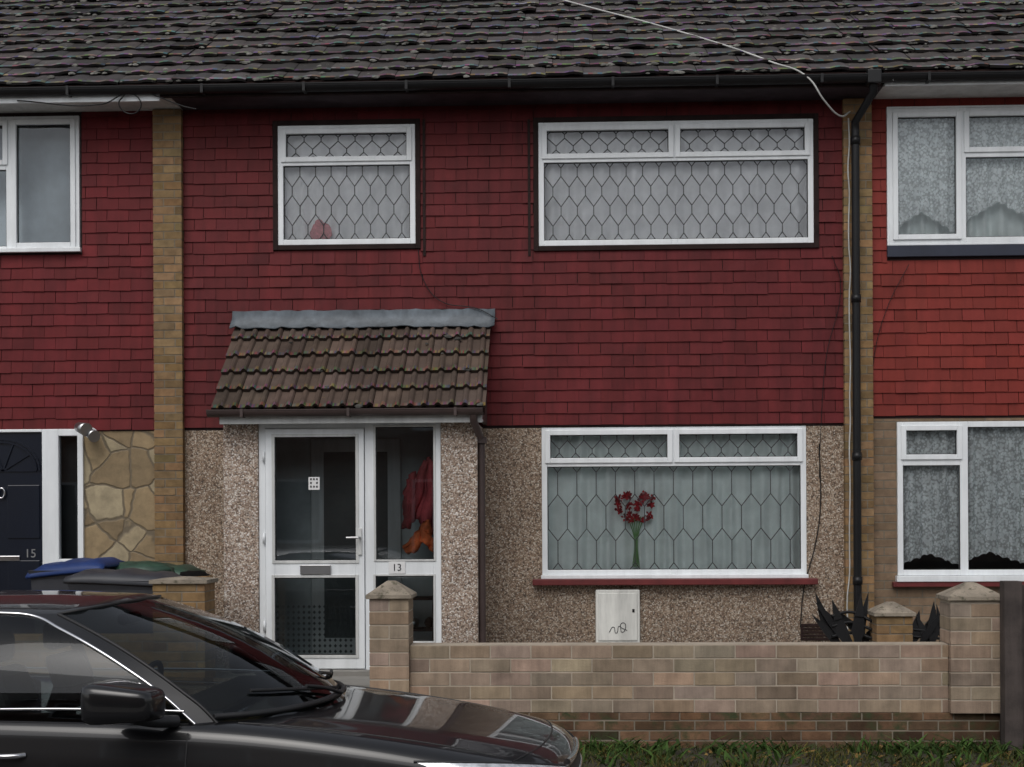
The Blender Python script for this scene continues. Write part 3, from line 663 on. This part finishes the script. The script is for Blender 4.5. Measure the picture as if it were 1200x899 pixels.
m.obj('porch_gable_cheeks',M_pvcb,H)
gutter(H,xl0-.03,xr0-.02,M_pvcb,y=-1.0,z=zb+.004,r=.055)
m=MB(); n=40
fx0,fx1=P(272,370,-.05)[0],P(580,370,-.05)[0]; ztop=P(420,363,-.05)[2]
rn=random.Random(8); prev=None
for i in range(n+1):
    x=fx0+(fx1-fx0)*i/n; a=(x,-.035,ztop+rn.gauss(0,.004)); b=(x,-.05,ztop-.07+rn.gauss(0,.003)); c=(x,-.17-rn.random()*.015,zt_-.03+rn.gauss(0,.006))
    if prev: m.face([prev[0],a,b,prev[1]]); m.face([prev[1],b,c,prev[2]])
    prev=(a,b,c)
o=m.obj('lead_flashing',M_flash,H,merge=True,smooth=True); md=o.modifiers.new('s','SOLIDIFY'); md.thickness=.012
dpx=P(564,600,-.74)[0]
tube('porch_downpipe',[(xr0-.1,-1.0,zb-.04),(xr0-.1,-.98,zb-.1),(dpx,-.72,zb-.24),(dpx,-.72,zb-.3)],.033,M_pvcb,H,poly=True)
tube('porch_downpipe',[(dpx,-.72,zb-.28),(dpx,-.72,GZ+.04)],.033,M_pvcb,H,poly=True)
boxobj('pipe_clip',M_pvcb,H,(dpx-.05,dpx+.05,-.77,-.67,2.35,2.4))

# ---------------------------------------------------------------- ground
def sheet(name,mat,x0,x1,y0,y1,z):
    m=MB(); m.face([(x0,y0,z),(x1,y0,z),(x1,y1,z),(x0,y1,z)]); return m.obj(name,mat)
sheet('ground',M_soil,-250,250,-250,250,-.13)
sheet('road',M_asph,-120,120,-11.1,-4.85,-.1)
m=MB(); m.box(-60,60,-4.7,-3.32,-.12,0); m.obj('pavement',M_conc)
m=MB(); x=-40
while x<40: m.box(x,x+.905,-4.85,-4.705,-.14,.005); x+=.915
m.obj('kerb',M_kerb,None,.015)
m=MB(); m.box(-60,60,-13.9,-11.26,-.12,0); m.obj('pavement.001',M_conc)
m=MB(); x=-40
while x<40: m.box(x,x+.905,-11.25,-11.1,-.14,.005); x+=.915
m.obj('kerb.001',M_kerb,None,.015)
m=MB(); m.box(-60,60,-3.31,-2.0,-.12,-.01); m.obj('grass_verge_soil',M_soil)
gx0,gx1=P(247,750,-2.3)[0],P(430,750,-2.3)[0]
m=MB(); m.box(XA,gx0,-2.0,-.001,-.12,GZ); m.box(gx1,XB,-2.0,-.001,-.12,GZ); m.box(gx0+.001,gx1-.001,-1.6,-.001,-.12,GZ-.001); m.box(gx0+.001,gx1-.001,-2.0,-1.601,-.12,.19); m.obj('front_yard_paving',M_conc)
boxobj('garden_path',M_conc,None,(gx0,gx1,-3.3,-2.001,-.1,.02))
m=MB(); rn=random.Random(21)
def blade(x,y,z,h,w,lean,c):
    a=rn.uniform(0,6.283); dx,dy=math.cos(a),math.sin(a); lx,ly=rn.gauss(0,lean),rn.gauss(0,lean)
    m.face([(x-dx*w,y-dy*w,z),(x+dx*w,y+dy*w,z),(x+dx*w*.7+lx*h*.5,y+dy*w*.7+ly*h*.5,z+h*.6),(x-dx*w*.7+lx*h*.5,y-dy*w*.7+ly*h*.5,z+h*.6)],c)
    m.face([(x+dx*w*.7+lx*h*.5,y+dy*w*.7+ly*h*.5,z+h*.6),(x-dx*w*.7+lx*h*.5,y-dy*w*.7+ly*h*.5,z+h*.6),(x+lx*h*1.3,y+ly*h*1.3,z+h)],c)
for i in range(24000):
    x=rn.uniform(-5,5); y=rn.uniform(-3.31,-2.33)
    if gx0-.05<x<gx1+.05: continue
    cl=.5+.5*math.sin(x*3.1+math.sin(y*5))*math.sin(x*7.3+y*3)
    if rn.random()>.1+.55*cl: continue
    g=rn.uniform(.4,1.4); y_=rn.random()
    c=(g*(2.1 if y_>.6 else 1.1),g*(1.2 if y_>.6 else 1),g*.8)
    blade(x,y,-.01,rn.uniform(.02,.07)*(.6+.7*cl),.004,.7,c)
for i in range(3000):
    x=rn.uniform(-4.8,4.8); y=rn.uniform(-3.2,-2.34) if rn.random()<.5 else rn.uniform(-2.6,-2.34)
    if gx0-.05<x<gx1+.05: continue
    if math.sin(x*2.3+1)+math.sin(x*5.7)+math.sin(x*13)*.5<rn.uniform(-1.2,.4): continue
    g=rn.uniform(.5,1.6); blade(x,y,-.01,rn.uniform(.03,.12),rn.uniform(.008,.018),.9,(g*.85,g*1.15,g*.7))
for i in range(700):
    x=rn.uniform(-4.8,4.8); y=rn.uniform(-3.3,-2.34); g=rn.uniform(.8,2.2); blade(x,y,-.005,rn.uniform(.01,.025),rn.uniform(.012,.022),1.5,(g*2.6,g*1.1,g*1.1))
m.obj('grass_verge',M_grass)

# ---------------------------------------------------------------- garden walls
def pier(par,x0,x1,y0,y1,z0,z1,mat,mort,bw,bh,cap=True,caph=.12):
    a=MB();b=MB(); bricks(a,b,x0,x1,y0,y1,z0,z1,bw=bw,bh=bh,va=.12); a.obj('pier_bricks',mat,par,.003); b.obj('pier_mortar',mort,par)
    if cap:
        e=.025; m=MB(); m.box(x0-e,x1+e,y0-e,y1+e,z1,z1+.03)
        cx,cy=(x0+x1)/2,(y0+y1)/2; B=[(x0-e,y0-e,z1+.03),(x1+e,y0-e,z1+.03),(x1+e,y1+e,z1+.03),(x0-e,y1+e,z1+.03)]
        T=[(cx-.03,cy-.03,z1+caph),(cx+.03,cy-.03,z1+caph),(cx+.03,cy+.03,z1+caph),(cx-.03,cy+.03,z1+caph)]
        for i in range(4): m.face([B[i],B[(i+1)%4],T[(i+1)%4],T[i]])
        m.face(T); m.obj('pier_cap',M_cap,par,.006)
GW=empty('garden_wall')
zw=P(800,755,-2.3)[2]; zm=P(800,835,-2.3)[2]
xa_,xb_=P(433,740,-2.36)[0],P(479,740,-2.36)[0]; xc,xd=P(1114,740,-2.36)[0],P(1174,740,-2.36)[0]
zp=P(455,702,-2.36)[2]
a=MB();b=MB(); bricks(a,b,xb_+.002,xc-.002,-2.3,-2.1,zm,zw,bw=.305,bh=(zw-zm)/5.0,gap=.01,va=.14); a.obj('wall_bricks',M_wallb,GW,.003); b.obj('wall_mortar',M_wallm,GW)
a=MB();b=MB(); bricks(a,b,xb_+.002,xd,-2.305,-2.095,-.1,zm-.002,bw=.225,bh=.075,gap=.011,va=.28); a.obj('old_wall_bricks',M_oldb,GW,.003); b.obj('old_wall_mortar',M_mort,GW)
pier(GW,xa_,xb_,-2.36,-2.04,-.1,zp,M_wallb,M_wallm,.305,(zw-zm)/5.0,caph=.13)
pier(GW,xc,xd,-2.36,-2.04,zm,P(1144,704,-2.36)[2],M_wallb,M_wallm,.305,(zw-zm)/5.0,caph=.13)
GL=empty('garden_wall.001')
xq0,xq1=P(186,700,-2.2)[0],P(246,700,-2.2)[0]
pier(GL,xq0,xq1,-2.36,-2.04,-.1,P(215,684,-2.3)[2],M_brickp,M_mort,.225,.075,caph=.05)
a=MB();b=MB(); bricks(a,b,XA,xq0-.002,-2.3,-2.1,-.1,P(100,745,-2.3)[2],va=.12); a.obj('wall_bricks',M_brickp,GL); b.obj('wall_mortar',M_mort,GL)
a=MB();b=MB(); bricks(a,b,P(150,700,-1.5)[0],P(243,700,-1.5)[0],-1.5,-1.3,GZ,P(200,676,-1.5)[2],va=.15); a.obj('return_bricks',M_brickp,GL); b.obj('return_mortar',M_mort,GL)
GS=empty('brick_pier')
pier(GS,P(1026,740,-1.2)[0],P(1068,740,-1.2)[0],-1.25,-.95,GZ,P(1045,722,-1.2)[2],M_brickp,M_mort,.225,.075,caph=.11)
FN=empty('black_garden_fence'); rn=random.Random(17)
def spike(cx,cz,Y,h,ang,w=.045):
    m=MB(); c,s=math.cos(ang),math.sin(ang)
    prof=[(0,.25),(.25,1),(.55,.75),(.8,.35),(1,0)]
    for (t0,w0),(t1,w1_) in zip(prof,prof[1:]):
        q=[]
        for t,ww in ((t0,w0),(t1,w1_)):
            for sg in (-1,1):
                X,Z=sg*ww*w,t*h; q.append((cx+X*c+Z*s,Y+t*.03,cz-X*s+Z*c))
        m.face([q[0],q[1],q[3],q[2]])
    o=m.obj('fence_spear',M_black,FN); md=o.modifiers.new('s','SOLIDIFY'); md.thickness=.012
for i in range(24):
    px=978+i*5.8+rn.uniform(-3,3)
    if 1028<px<1044: continue
    q=P(px,748,-1.05 if px<1028 else -.8); spike(q[0],q[2]-.05,q[1]+rn.uniform(-.05,.05),rn.uniform(.32,.46) if px<1030 else rn.uniform(.26,.38),rn.uniform(-.8,.8),rn.uniform(.03,.055))
for k in range(3):
    a_=P(975,722+k*12,-1.06); b_=P(1022,728+k*10,-1.06); tube('fence_rail',[a_,((a_[0]+b_[0])/2,-1.03,a_[2]+.03),b_],.013,M_black,FN)
    a_=P(1042,735+k*9,-.8); b_=P(1112,742+k*7,-.8); tube('fence_rail',[a_,b_],.012,M_black,FN)
WF=empty('timber_fence')
q=R(1175,1196,681,855,-2.45)
m=MB(); m.box(q[0],q[1],-2.5,-2.38,-.05,q[3]); 
x=q[1]+.006
while x<q[1]+2.4: m.box(x,x+.1,-2.46,-2.44,.03,q[3]-.01-random.random()*.02,rc(.1)); x+=.106
m.box(q[1],q[1]+2.4,-2.43,-2.39,.3,.37); m.box(q[1],q[1]+2.4,-2.43,-2.39,.95,1.02); m.obj('post_and_boards',M_wood,WF,.004)

# ---------------------------------------------------------------- bins
def bin_(par,cx,cy,z0,w,d,h,mat,lidmat,tilt=0):
    m=MB(); t=.82
    def c4(k,z): return [(cx-w/2*k,cy-d/2*k,z),(cx+w/2*k,cy-d/2*k,z),(cx+w/2*k,cy+d/2*k,z),(cx-w/2*k,cy+d/2*k,z)]
    A,B,C=c4(t,z0+.05),c4(.97,z0+h-.07),c4(1.03,z0+h)
    for i in range(4): m.face([A[i],A[(i+1)%4],B[(i+1)%4],B[i]]); m.face([B[i],B[(i+1)%4],C[(i+1)%4],C[i]])
    m.face(A); m.face(C); m.obj('bin_body',mat,par,.02)
    m=MB(); n=14; k=1.08; rows=[]
    for i in range(n+1):
        u=-1+2*i/n; row=[]
        for j in range(n+1):
            v=-1+2*j/n; row.append((cx+w/2*k*u,cy+d/2*k*v,z0+h+.012+.065*(1-abs(u)**4)*(1-abs(v)**4)-.03*(v<-.9)+tilt*u+.012*math.cos(u*9)*(abs(v)<.7)))
        rows.append(row)
    for i in range(n):
        for j in range(n): m.face([rows[i][j],rows[i+1][j],rows[i+1][j+1],rows[i][j+1]])
    o=m.obj('bin_lid',lidmat,par,smooth=True,merge=True); md=o.modifiers.new('s','SOLIDIFY'); md.thickness=.025
    cyl('bin_handle',(cx-w*.42,cy+d/2*1.1,z0+h-.02),(cx+w*.42,cy+d/2*1.1,z0+h-.02),.016,mat,par)
    for sx in (-1,1): cyl('bin_wheel',(cx+sx*w*.42,cy+d*.42,z0+.1),(cx+sx*w*.48,cy+d*.42,z0+.1),.1,M_rubber,par)
B1=empty('wheelie_bin'); B2=empty('wheelie_bin.001'); B3=empty('wheelie_bin.002')
q=P(86,690,-1.5); bin_(B1,q[0],-1.35,GZ,.58,.7,.93,M_grey,M_blue,.03)
q=P(152,690,-1.8); bin_(B2,q[0]-.02,-1.75,GZ,.78,.6,.86,M_grey,M_grey,-.02)
q=P(195,690,-.9); bin_(B3,q[0]-.05,-.85,GZ,.55,.6,.87,M_grey,M_bag)
SK=empty('garden_sack'); ico('sack_body',(P(165,660,-1.2)[0],-1.2,GZ+.9),(.28,.2,.09),M_bag,SK,3,lump=.15)
ico('sack_body',(P(228,668,-1.3)[0],-1.3,GZ+.84),(.14,.15,.07),M_brickp,SK,3,lump=.2)

# ---------------------------------------------------------------- car
CAR=empty('parked_car')
XN=.06; YC=-6.05; ZR=-.1
ST=[(0.00,.70,.20,.60,.57),(0.03,.79,.19,.69,.65),(.12,.85,.18,.755,.715),(.35,.89,.18,.81,.775),(.75,.913,.19,.872,.838),(1.2,.925,.2,.92,.89),
    (1.6,.928,.2,.945,.925),(2.2,.93,.2,.95,.945),(3.2,.93,.2,.96,.96),(3.9,.92,.2,.985,.975),(4.35,.9,.22,1.0,.985),(4.7,.86,.25,.985,.955),(4.83,.8,.3,.9,.87),(4.88,.72,.4,.7,.68)]
FR=[(0,0),(.86,0),(.965,.14),(1.0,.52),(.992,.72),(.97,.84),(.955,.95),(.88,1.0)]
TP=[(.80,.25),(.66,.60),(.61,.86),(.3,.96),(0,1.0)]
m=MB(); rings=[]
for xb,w,zb_,zc,ze in ST:
    half=[]
    for fy,fz in FR: half.append((fy*w,lerp(zb_,ze,fz)))
    for fy,fz in TP: half.append((fy*w,lerp(ze,zc,fz)))
    fade=max(0,1-xb/1.3); fb=max(0,1-(4.88-xb)/.9)
    full=[(-y,z) for y,z in half]+[(y,z) for y,z in reversed(half[1:-1])]
    rings.append([(XN-xb-.26*(abs(y)/.92)**2.8*fade+.22*(abs(y)/.92)**2.6*fb,YC+y,ZR+z) for y,z in full])
n=len(rings[0])
for a_,b_ in zip(rings,rings[1:]):
    for i in range(n): m.face([a_[i],a_[(i+1)%n],b_[(i+1)%n],b_[i]])
m.face(rings[0]); m.face(rings[-1])
body=m.obj('car_body',M_paint,CAR,smooth=True,merge=True)
md=body.modifiers.new('sub','SUBSURF'); md.levels=3; md.render_levels=3
bpy.context.view_layer.update()
dg=bpy.context.evaluated_depsgraph_get(); ev=body.evaluated_get(dg); me2=bpy.data.meshes.new_from_object(ev)
body.modifiers.clear(); body.data=me2
bv=BVHTree.FromPolygons([v.co.copy() for v in me2.vertices],[tuple(p.vertices) for p in me2.polygons])
def top(x,y):
    h=bv.ray_cast(Vector((x,y,4)),Vector((0,0,-1))); return h[0],h[1]
def front(y,z):
    h=bv.ray_cast(Vector((3,y,z)),Vector((-1,0,0))); return h[0],h[1]
def side(x,z,s=-1):
    h=bv.ray_cast(Vector((x,YC+s*3,z)),Vector((0,-s,0))); return h[0],h[1]
def axx(xb): return XN-xb
for xb in (.88,3.75):
    for s in (-1,1):
        c=cyl('arch_cutter',(axx(xb),YC+s*.66,ZR+.33),(axx(xb),YC+s*1.2,ZR+.33),.375,M_trim,None,seg=48)
        md=body.modifiers.new('arch','BOOLEAN'); md.object=c; md.operation='DIFFERENCE'; md.solver='EXACT'
bpy.context.view_layer.update()
dg=bpy.context.evaluated_depsgraph_get(); me3=bpy.data.meshes.new_from_object(body.evaluated_get(dg)); body.modifiers.clear()
if len(me3.polygons)>1000: body.data=me3
for o in [o for o in S.objects if o.name.startswith('arch_cutter')]: bpy.data.objects.remove(o)
for xb in (.88,3.75):
    for s in (-1,1):
        c=(axx(xb),ZR+.33)
        tube('tyre',[(c[0]+.255*math.cos(i*.2618),YC+s*.81,c[1]+.255*math.sin(i*.2618)) for i in range(24)],.08,M_rubber,CAR,cyclic=True)
        cyl('wheel_rim',(c[0],YC+s*.76,c[1]),(c[0],YC+s*.85,c[1]),.215,M_alu,CAR)
        for k in range(5):
            a_=k*1.2566; tube('rim_spoke',[(c[0],YC+s*.865,c[1]),(c[0]+.2*math.cos(a_),YC+s*.87,c[1]+.2*math.sin(a_))],.022,M_alu,CAR,poly=True)
def line_on(name,pts,fn,r=.003,mat=M_trim,off=0):
    q=[]
    for p in pts:
        h,nn=fn(*p)
        if h is not None: q.append(tuple(h+nn*off))
    if len(q)>1: tube(name,q,r,mat,CAR)
for s in (-1,1):
    line_on('bonnet_gap',[(XN-.36-.105*i,YC+s*(.69+.009*i)) for i in range(12)],top,.004)
    line_on('front_door_gap',[(XN-1.72,ZR+.25+.07*i) for i in range(10)],lambda x,z,s=s:side(x,z,s),.004)
    line_on('rear_door_gap',[(XN-2.85,ZR+.25+.07*i) for i in range(10)],lambda x,z,s=s:side(x,z,s),.004)
line_on('bonnet_front_gap',[(front(YC+y,ZR+.62)[0].x-.14,YC+y) for y in [-.69+.138*i for i in range(11)]],top,.004)
base=[(-1.20,0,.935),(-1.25,.35,.93),(-1.42,.66,.925),(-1.60,.80,.925),(-1.70,.83,.935),(-2.2,.855,.945),(-2.82,.86,.95),(-2.90,.86,.95),(-3.5,.855,.96),(-4.0,.80,.97),(-4.15,.72,.98),(-4.3,.4,1.0),(-4.34,0,1.0)]
uppr=[(-2.22,0,1.43),(-2.25,.3,1.425),(-2.33,.5,1.41),(-2.44,.575,1.39),(-2.56,.605,1.392),(-2.72,.63,1.40),(-2.95,.64,1.405),(-3.01,.64,1.405),(-3.3,.63,1.39),(-3.6,.59,1.365),(-3.68,.54,1.36),(-3.7,.3,1.385),(-3.7,0,1.39)]
def gp(i,t,s):
    b,u=base[i],uppr[i]; bul=.04*math.sin(t*math.pi)
    x=lerp(b[0],u[0],t)+(bul if i<3 else (-bul if i>10 else 0)); y=lerp(b[1],u[1],t)+(bul if 2<i<11 else 0); z=lerp(b[2],u[2],t)+(bul*1.2 if i<6 or i>10 else 0)
    if t==0: z-=.02
    return (XN+x,YC+s*y,ZR+z)
glass=MB(); pil=MB()
TT=[0,.1,.2,.3,.4,.5,.6,.7,.8,.9,1]
for s in (-1,1):
    for i in range(len(base)-1):
        tgt=pil if i in (3,6,9) else glass
        for t0,t1 in zip(TT,TT[1:]): tgt.face([gp(i,t0,s),gp(i+1,t0,s),gp(i+1,t1,s),gp(i,t1,s)])
glass.obj('car_windows',M_carglass,CAR,smooth=True,merge=True)
pil.obj('car_pillars',M_paint,CAR,smooth=True,merge=True)
rf=MB()
def rp(i,k,s):
    u=uppr[i]; f=[1,.97,.85,.6,.3,0][k]
    zt2=1.468-.038*((u[0]+2.85)/.85)**2
    z=u[2]+(zt2-u[2])*(1-f*f)**.8
    if i in (0,12): z=u[2]
    return (XN+u[0],YC+s*u[1]*f,ZR+z)
for s in (-1,1):
    for i in range(len(uppr)-1):
        for k in range(5): rf.face([rp(i,k,s),rp(i+1,k,s),rp(i+1,k+1,s),rp(i,k+1,s)])
rf.obj('car_roof',M_paint,CAR,smooth=True,merge=True)
for s in (-1,1):
    up=[gp(i,t,s) for i,t in [(4,.0),(4,.2),(4,.4),(4,.6),(4,.8),(4,.97),(5,1),(6,1),(8,1),(9,.92)]]
    up=[(p[0],p[1]+s*.008,p[2]) for p in up]
    tube('chrome_window_trim',up,.008,M_steel,CAR)
    lo=[gp(i,.06,s) for i in (4,5,6,8,9)]; tube('chrome_belt_trim',[(p[0],p[1]+s*.01,p[2]) for p in lo],.007,M_steel,CAR)
    tube('windscreen_seal',[gp(3,t,s) for t in TT],.008,M_trim,CAR)
tube('header_seal',[gp(3,1,-1),gp(2,1,-1),gp(1,1,-1),gp(0,1,1),gp(1,1,1),gp(2,1,1),gp(3,1,1)],.007,M_trim,CAR)
tube('scuttle_seal',[gp(3,.03,-1),gp(2,.03,-1),gp(1,.03,-1),gp(0,.03,1),gp(1,.03,1),gp(2,.03,1),gp(3,.03,1)],.014,M_trim,CAR)
def wsp(y,t,off=.018):
    ys=[base[i][1]*(1-t)+uppr[i][1]*t for i in range(4)]; s=1 if y>=0 else -1; a=abs(y)
    for i in range(3):
        if ys[i]<=a<=ys[i+1]:
            f=(a-ys[i])/(ys[i+1]-ys[i]); p,q=gp(i,t,s),gp(i+1,t,s); return (lerp(p[0],q[0],f)+off*.4,lerp(p[1],q[1],f),lerp(p[2],q[2],f)+off)
    return gp(3,t,s)
def wip(y0,y1):
    bl=[wsp(lerp(y0,y1,t),.05+.1*t) for t in (0,.25,.5,.75,1)]
    tube('wiper_blade',bl,.009,M_trim,CAR)
    tube('wiper_arm',[wsp(y0-.02,.01,.02),wsp(lerp(y0,y1,.3),.06,.035),wsp(lerp(y0,y1,.5),.1,.032)],.009,M_trim,CAR)
wip(.0,-.6); wip(.66,.1)
for s in (-1,1):
    me=bpy.data.meshes.new('door_mirror'); bm=bmesh.new(); bmesh.ops.create_cube(bm,size=1)
    for v in bm.verts:
        if v.co.x>0: v.co.y*=.6; v.co.z*=.66; v.co.z-=.03
        if v.co.y*s>0 and v.co.z<0: v.co.z*=.8
    cl=bm.edges.layers.float.get('crease_edge') or bm.edges.layers.float.new('crease_edge')
    for e in bm.edges: e[cl]=.4
    bm.to_mesh(me); bm.free(); me.materials.append(M_paint)
    o=bpy.data.objects.new('door_mirror',me); S.collection.objects.link(o); o.parent=CAR
    md=o.modifiers.new('b','SUBSURF'); md.levels=3; md.render_levels=3
    me.polygons.foreach_set('use_smooth',[True]*len(me.polygons))
    o.scale=(.31,.33,.215); o.location=(XN-1.93,YC+s*1.08,ZR+1.035); o.rotation_euler=(0,0,s*.15)
    tube('mirror_arm',[(XN-1.78,YC+s*.85,ZR+.93),(XN-1.85,YC+s*.94,ZR+.94),(XN-1.92,YC+s*1.02,ZR+.965)],.028,M_trim,CAR)
    boxobj('mirror_glass',M_steel,CAR,(XN-2.078,XN-2.073,YC+s*1.08-.08,YC+s*1.08+.08,ZR+.98,ZR+1.09))
def patch(name,fn,U,V,off,mat,shape):
    mm=MB(); G=[]
    for i in range(U+1):
        row=[]
        for j in range(V+1):
            p=shape(i/U,j/V); h,nn=fn(*p); row.append(tuple(h+nn*off) if h is not None else None)
        G.append(row)
    for i in range(U):
        for j in range(V):
            q=[G[i][j],G[i+1][j],G[i+1][j+1],G[i][j+1]]
            if all(q): mm.face(q)
    if mm.v: return mm.obj(name,mat,CAR,smooth=True,merge=True)
M_lamp=pmat('lamp_reflector',(.75,.77,.8),.2,metal=.6,var=.4,ns=22,bump=.2,coat=1)
for s in (-1,1):
    sh=lambda u,v,s=s:(YC+s*lerp(.42,.862,u),ZR+lerp(.55+.06*u,.675+.085*u,v))
    patch('headlight',front,24,10,.004,M_lamp,sh)
    line_on('headlight_rim',[sh(i/12,1) for i in range(13)],front,.006,M_trim,.003)
    patch('lower_intake',front,8,4,.002,M_trim,lambda u,v,s=s:(YC+s*lerp(.45,.72,u),ZR+lerp(.27,.38,v)))
patch('grille_mesh',front,14,8,.003,M_trim,lambda u,v:(YC+lerp(-.33,.33,u)*lerp(.8,1,v),ZR+lerp(.38,.66,v)))
for k in range(4): line_on('grille_bar',[(YC-.3+.06*i,ZR+.43+.06*k) for i in range(11)],front,.009,M_steel,.006)
line_on('grille_surround',[(YC-.34+.068*i,ZR+.68) for i in range(11)],front,.014,M_steel,.004)
patch('number_plate',front,6,3,.012,M_paper,lambda u,v:(YC+lerp(-.26,.26,u),ZR+lerp(.25,.36,v)))
for xb in (2.55,3.6):
    for s in (-1,1):
        h,_=side(XN-xb,ZR+.78,s)
        if h: tube('door_handle',[(h.x-.09,h.y,h.z),(h.x-.06,h.y+s*.03,h.z),(h.x+.06,h.y+s*.03,h.z),(h.x+.09,h.y,h.z)],.012,M_steel,CAR)
M_seat=pmat('seat_grey',(.05,.05,.052),.8,var=.2)
for y in (-.37,.37):
    for xb in (2.6,3.4):
        m=MB(); X=XN-xb
        m.hexa([(X-.05,YC+y-.22,ZR+.55),(X+.07,YC+y-.22,ZR+.55),(X-.05,YC+y+.22,ZR+.55),(X+.07,YC+y+.22,ZR+.55),(X-.25,YC+y-.19,ZR+1.12),(X-.16,YC+y-.19,ZR+1.12),(X-.25,YC+y+.19,ZR+1.12),(X-.16,YC+y+.19,ZR+1.12)])
        m.obj('seat_back',M_seat,CAR,.04)
        boxobj('headrest',M_seat,CAR,(X-.28,X-.18,YC+y-.12,YC+y+.12,ZR+1.14,ZR+1.29),.04)
boxobj('dashboard',M_trim,CAR,(XN-1.95,XN-1.6,YC-.72,YC+.72,ZR+.86,ZR+.965),.03)
tube('steering_wheel',[(XN-2.1+.06*math.sin(t),YC-.37+.18*math.cos(t),ZR+.97+.17*math.sin(t)) for t in [i*.785 for i in range(8)]],.014,M_trim,CAR,cyclic=True)
tube('interior_mirror',[(XN-2.3,YC-.1,ZR+1.33),(XN-2.3,YC+.1,ZR+1.33)],.03,M_trim,CAR)
# parked very slightly nose-out
cc=Vector((XN-1.2,YC,0)); CAR.matrix_world=Matrix.Translation(cc)@Matrix.Rotation(math.radians(-3.2),4,'Z')@Matrix.Translation(-cc)

# ---------------------------------------------------------------- houses on the other side of the street (seen in reflections)
for k in range(3):
    OP=empty('terraced_house.%03d'%(3+k)); xo=-13.5+k*9; YO=-21
    holes=[(xo+1,xo+3,3.6,4.8),(xo+5.2,xo+8,3.6,4.8),(xo+1,xo+2,.4,2.5),(xo+4.5,xo+8,1.1,2.5)]
    m=MB(); wall_holes(m,xo,xo+8.99,-.1,5.4,YO-.2,YO,holes); m.obj('front_wall',M_brick2,OP)
    m=MB(); gg=MB()
    for h in holes:
        wall_holes(m,h[0],h[1],h[2],h[3],YO-.1,YO-.03,[(h[0]+.07,(h[0]+h[1])/2-.04,h[2]+.07,h[3]-.07),((h[0]+h[1])/2+.04,h[1]-.07,h[2]+.07,h[3]-.07)])
        gg.box(h[0],h[1],YO-.16,YO-.12,h[2],h[3])
    m.obj('window_frames',M_upvc,OP); gg.obj('window_panes',M_trim,OP)
    m=MB(); m.hexa([(xo,YO+.4,5.3),(xo+8.99,YO+.4,5.3),(xo,YO-4,8),(xo+8.99,YO-4,8),(xo,YO+.4,5.45),(xo+8.99,YO+.4,5.45),(xo,YO-4,8.15),(xo+8.99,YO-4,8.15)]); m.obj('roof',M_roof,OP)

# ---------------------------------------------------------------- light
EL=50
W=bpy.data.worlds.new('World'); S.world=W; W.use_nodes=True; nt=W.node_tree
bg=nt.nodes.get('Background') or nt.nodes.new('ShaderNodeBackground')
sk=nt.nodes.new('ShaderNodeTexSky'); sk.sky_type='NISHITA'; sk.sun_disc=False; sk.sun_elevation=math.radians(EL); sk.sun_rotation=math.radians(195)
sk.dust_density=3; sk.air_density=1.0
hs=nt.nodes.new('ShaderNodeHueSaturation'); hs.inputs['Saturation'].default_value=.3
nt.links.new(sk.outputs[0],hs.inputs['Color']); nt.links.new(hs.outputs[0],bg.inputs[0]); bg.inputs[1].default_value=.132
sl=bpy.data.lights.new('sun','SUN'); sl.energy=.8; sl.angle=math.radians(40); sl.color=(1,.97,.93)
so=bpy.data.objects.new('sun',sl); S.collection.objects.link(so); so.rotation_euler=(math.radians(90-EL),0,math.radians(-15))
S.view_settings.view_transform='Standard'; S.view_settings.look='None'; S.view_settings.exposure=0
# ---------------------------------------------------------------- camera
cd=bpy.data.cameras.new('camera'); co=bpy.data.objects.new('camera',cd); S.collection.objects.link(co)
cd.sensor_width=36; cd.lens=36*FPX/1200; cd.shift_y=(HOR-449.5)/1200; cd.clip_end=1000
Mx=Matrix.Rotation(YAW,4,'Z')@Matrix.Rotation(math.pi/2,4,'X')@Matrix.Rotation(-ROLL,4,'Z')
co.matrix_world=Matrix.Translation((0,CY,CZ))@Mx
S.camera=co
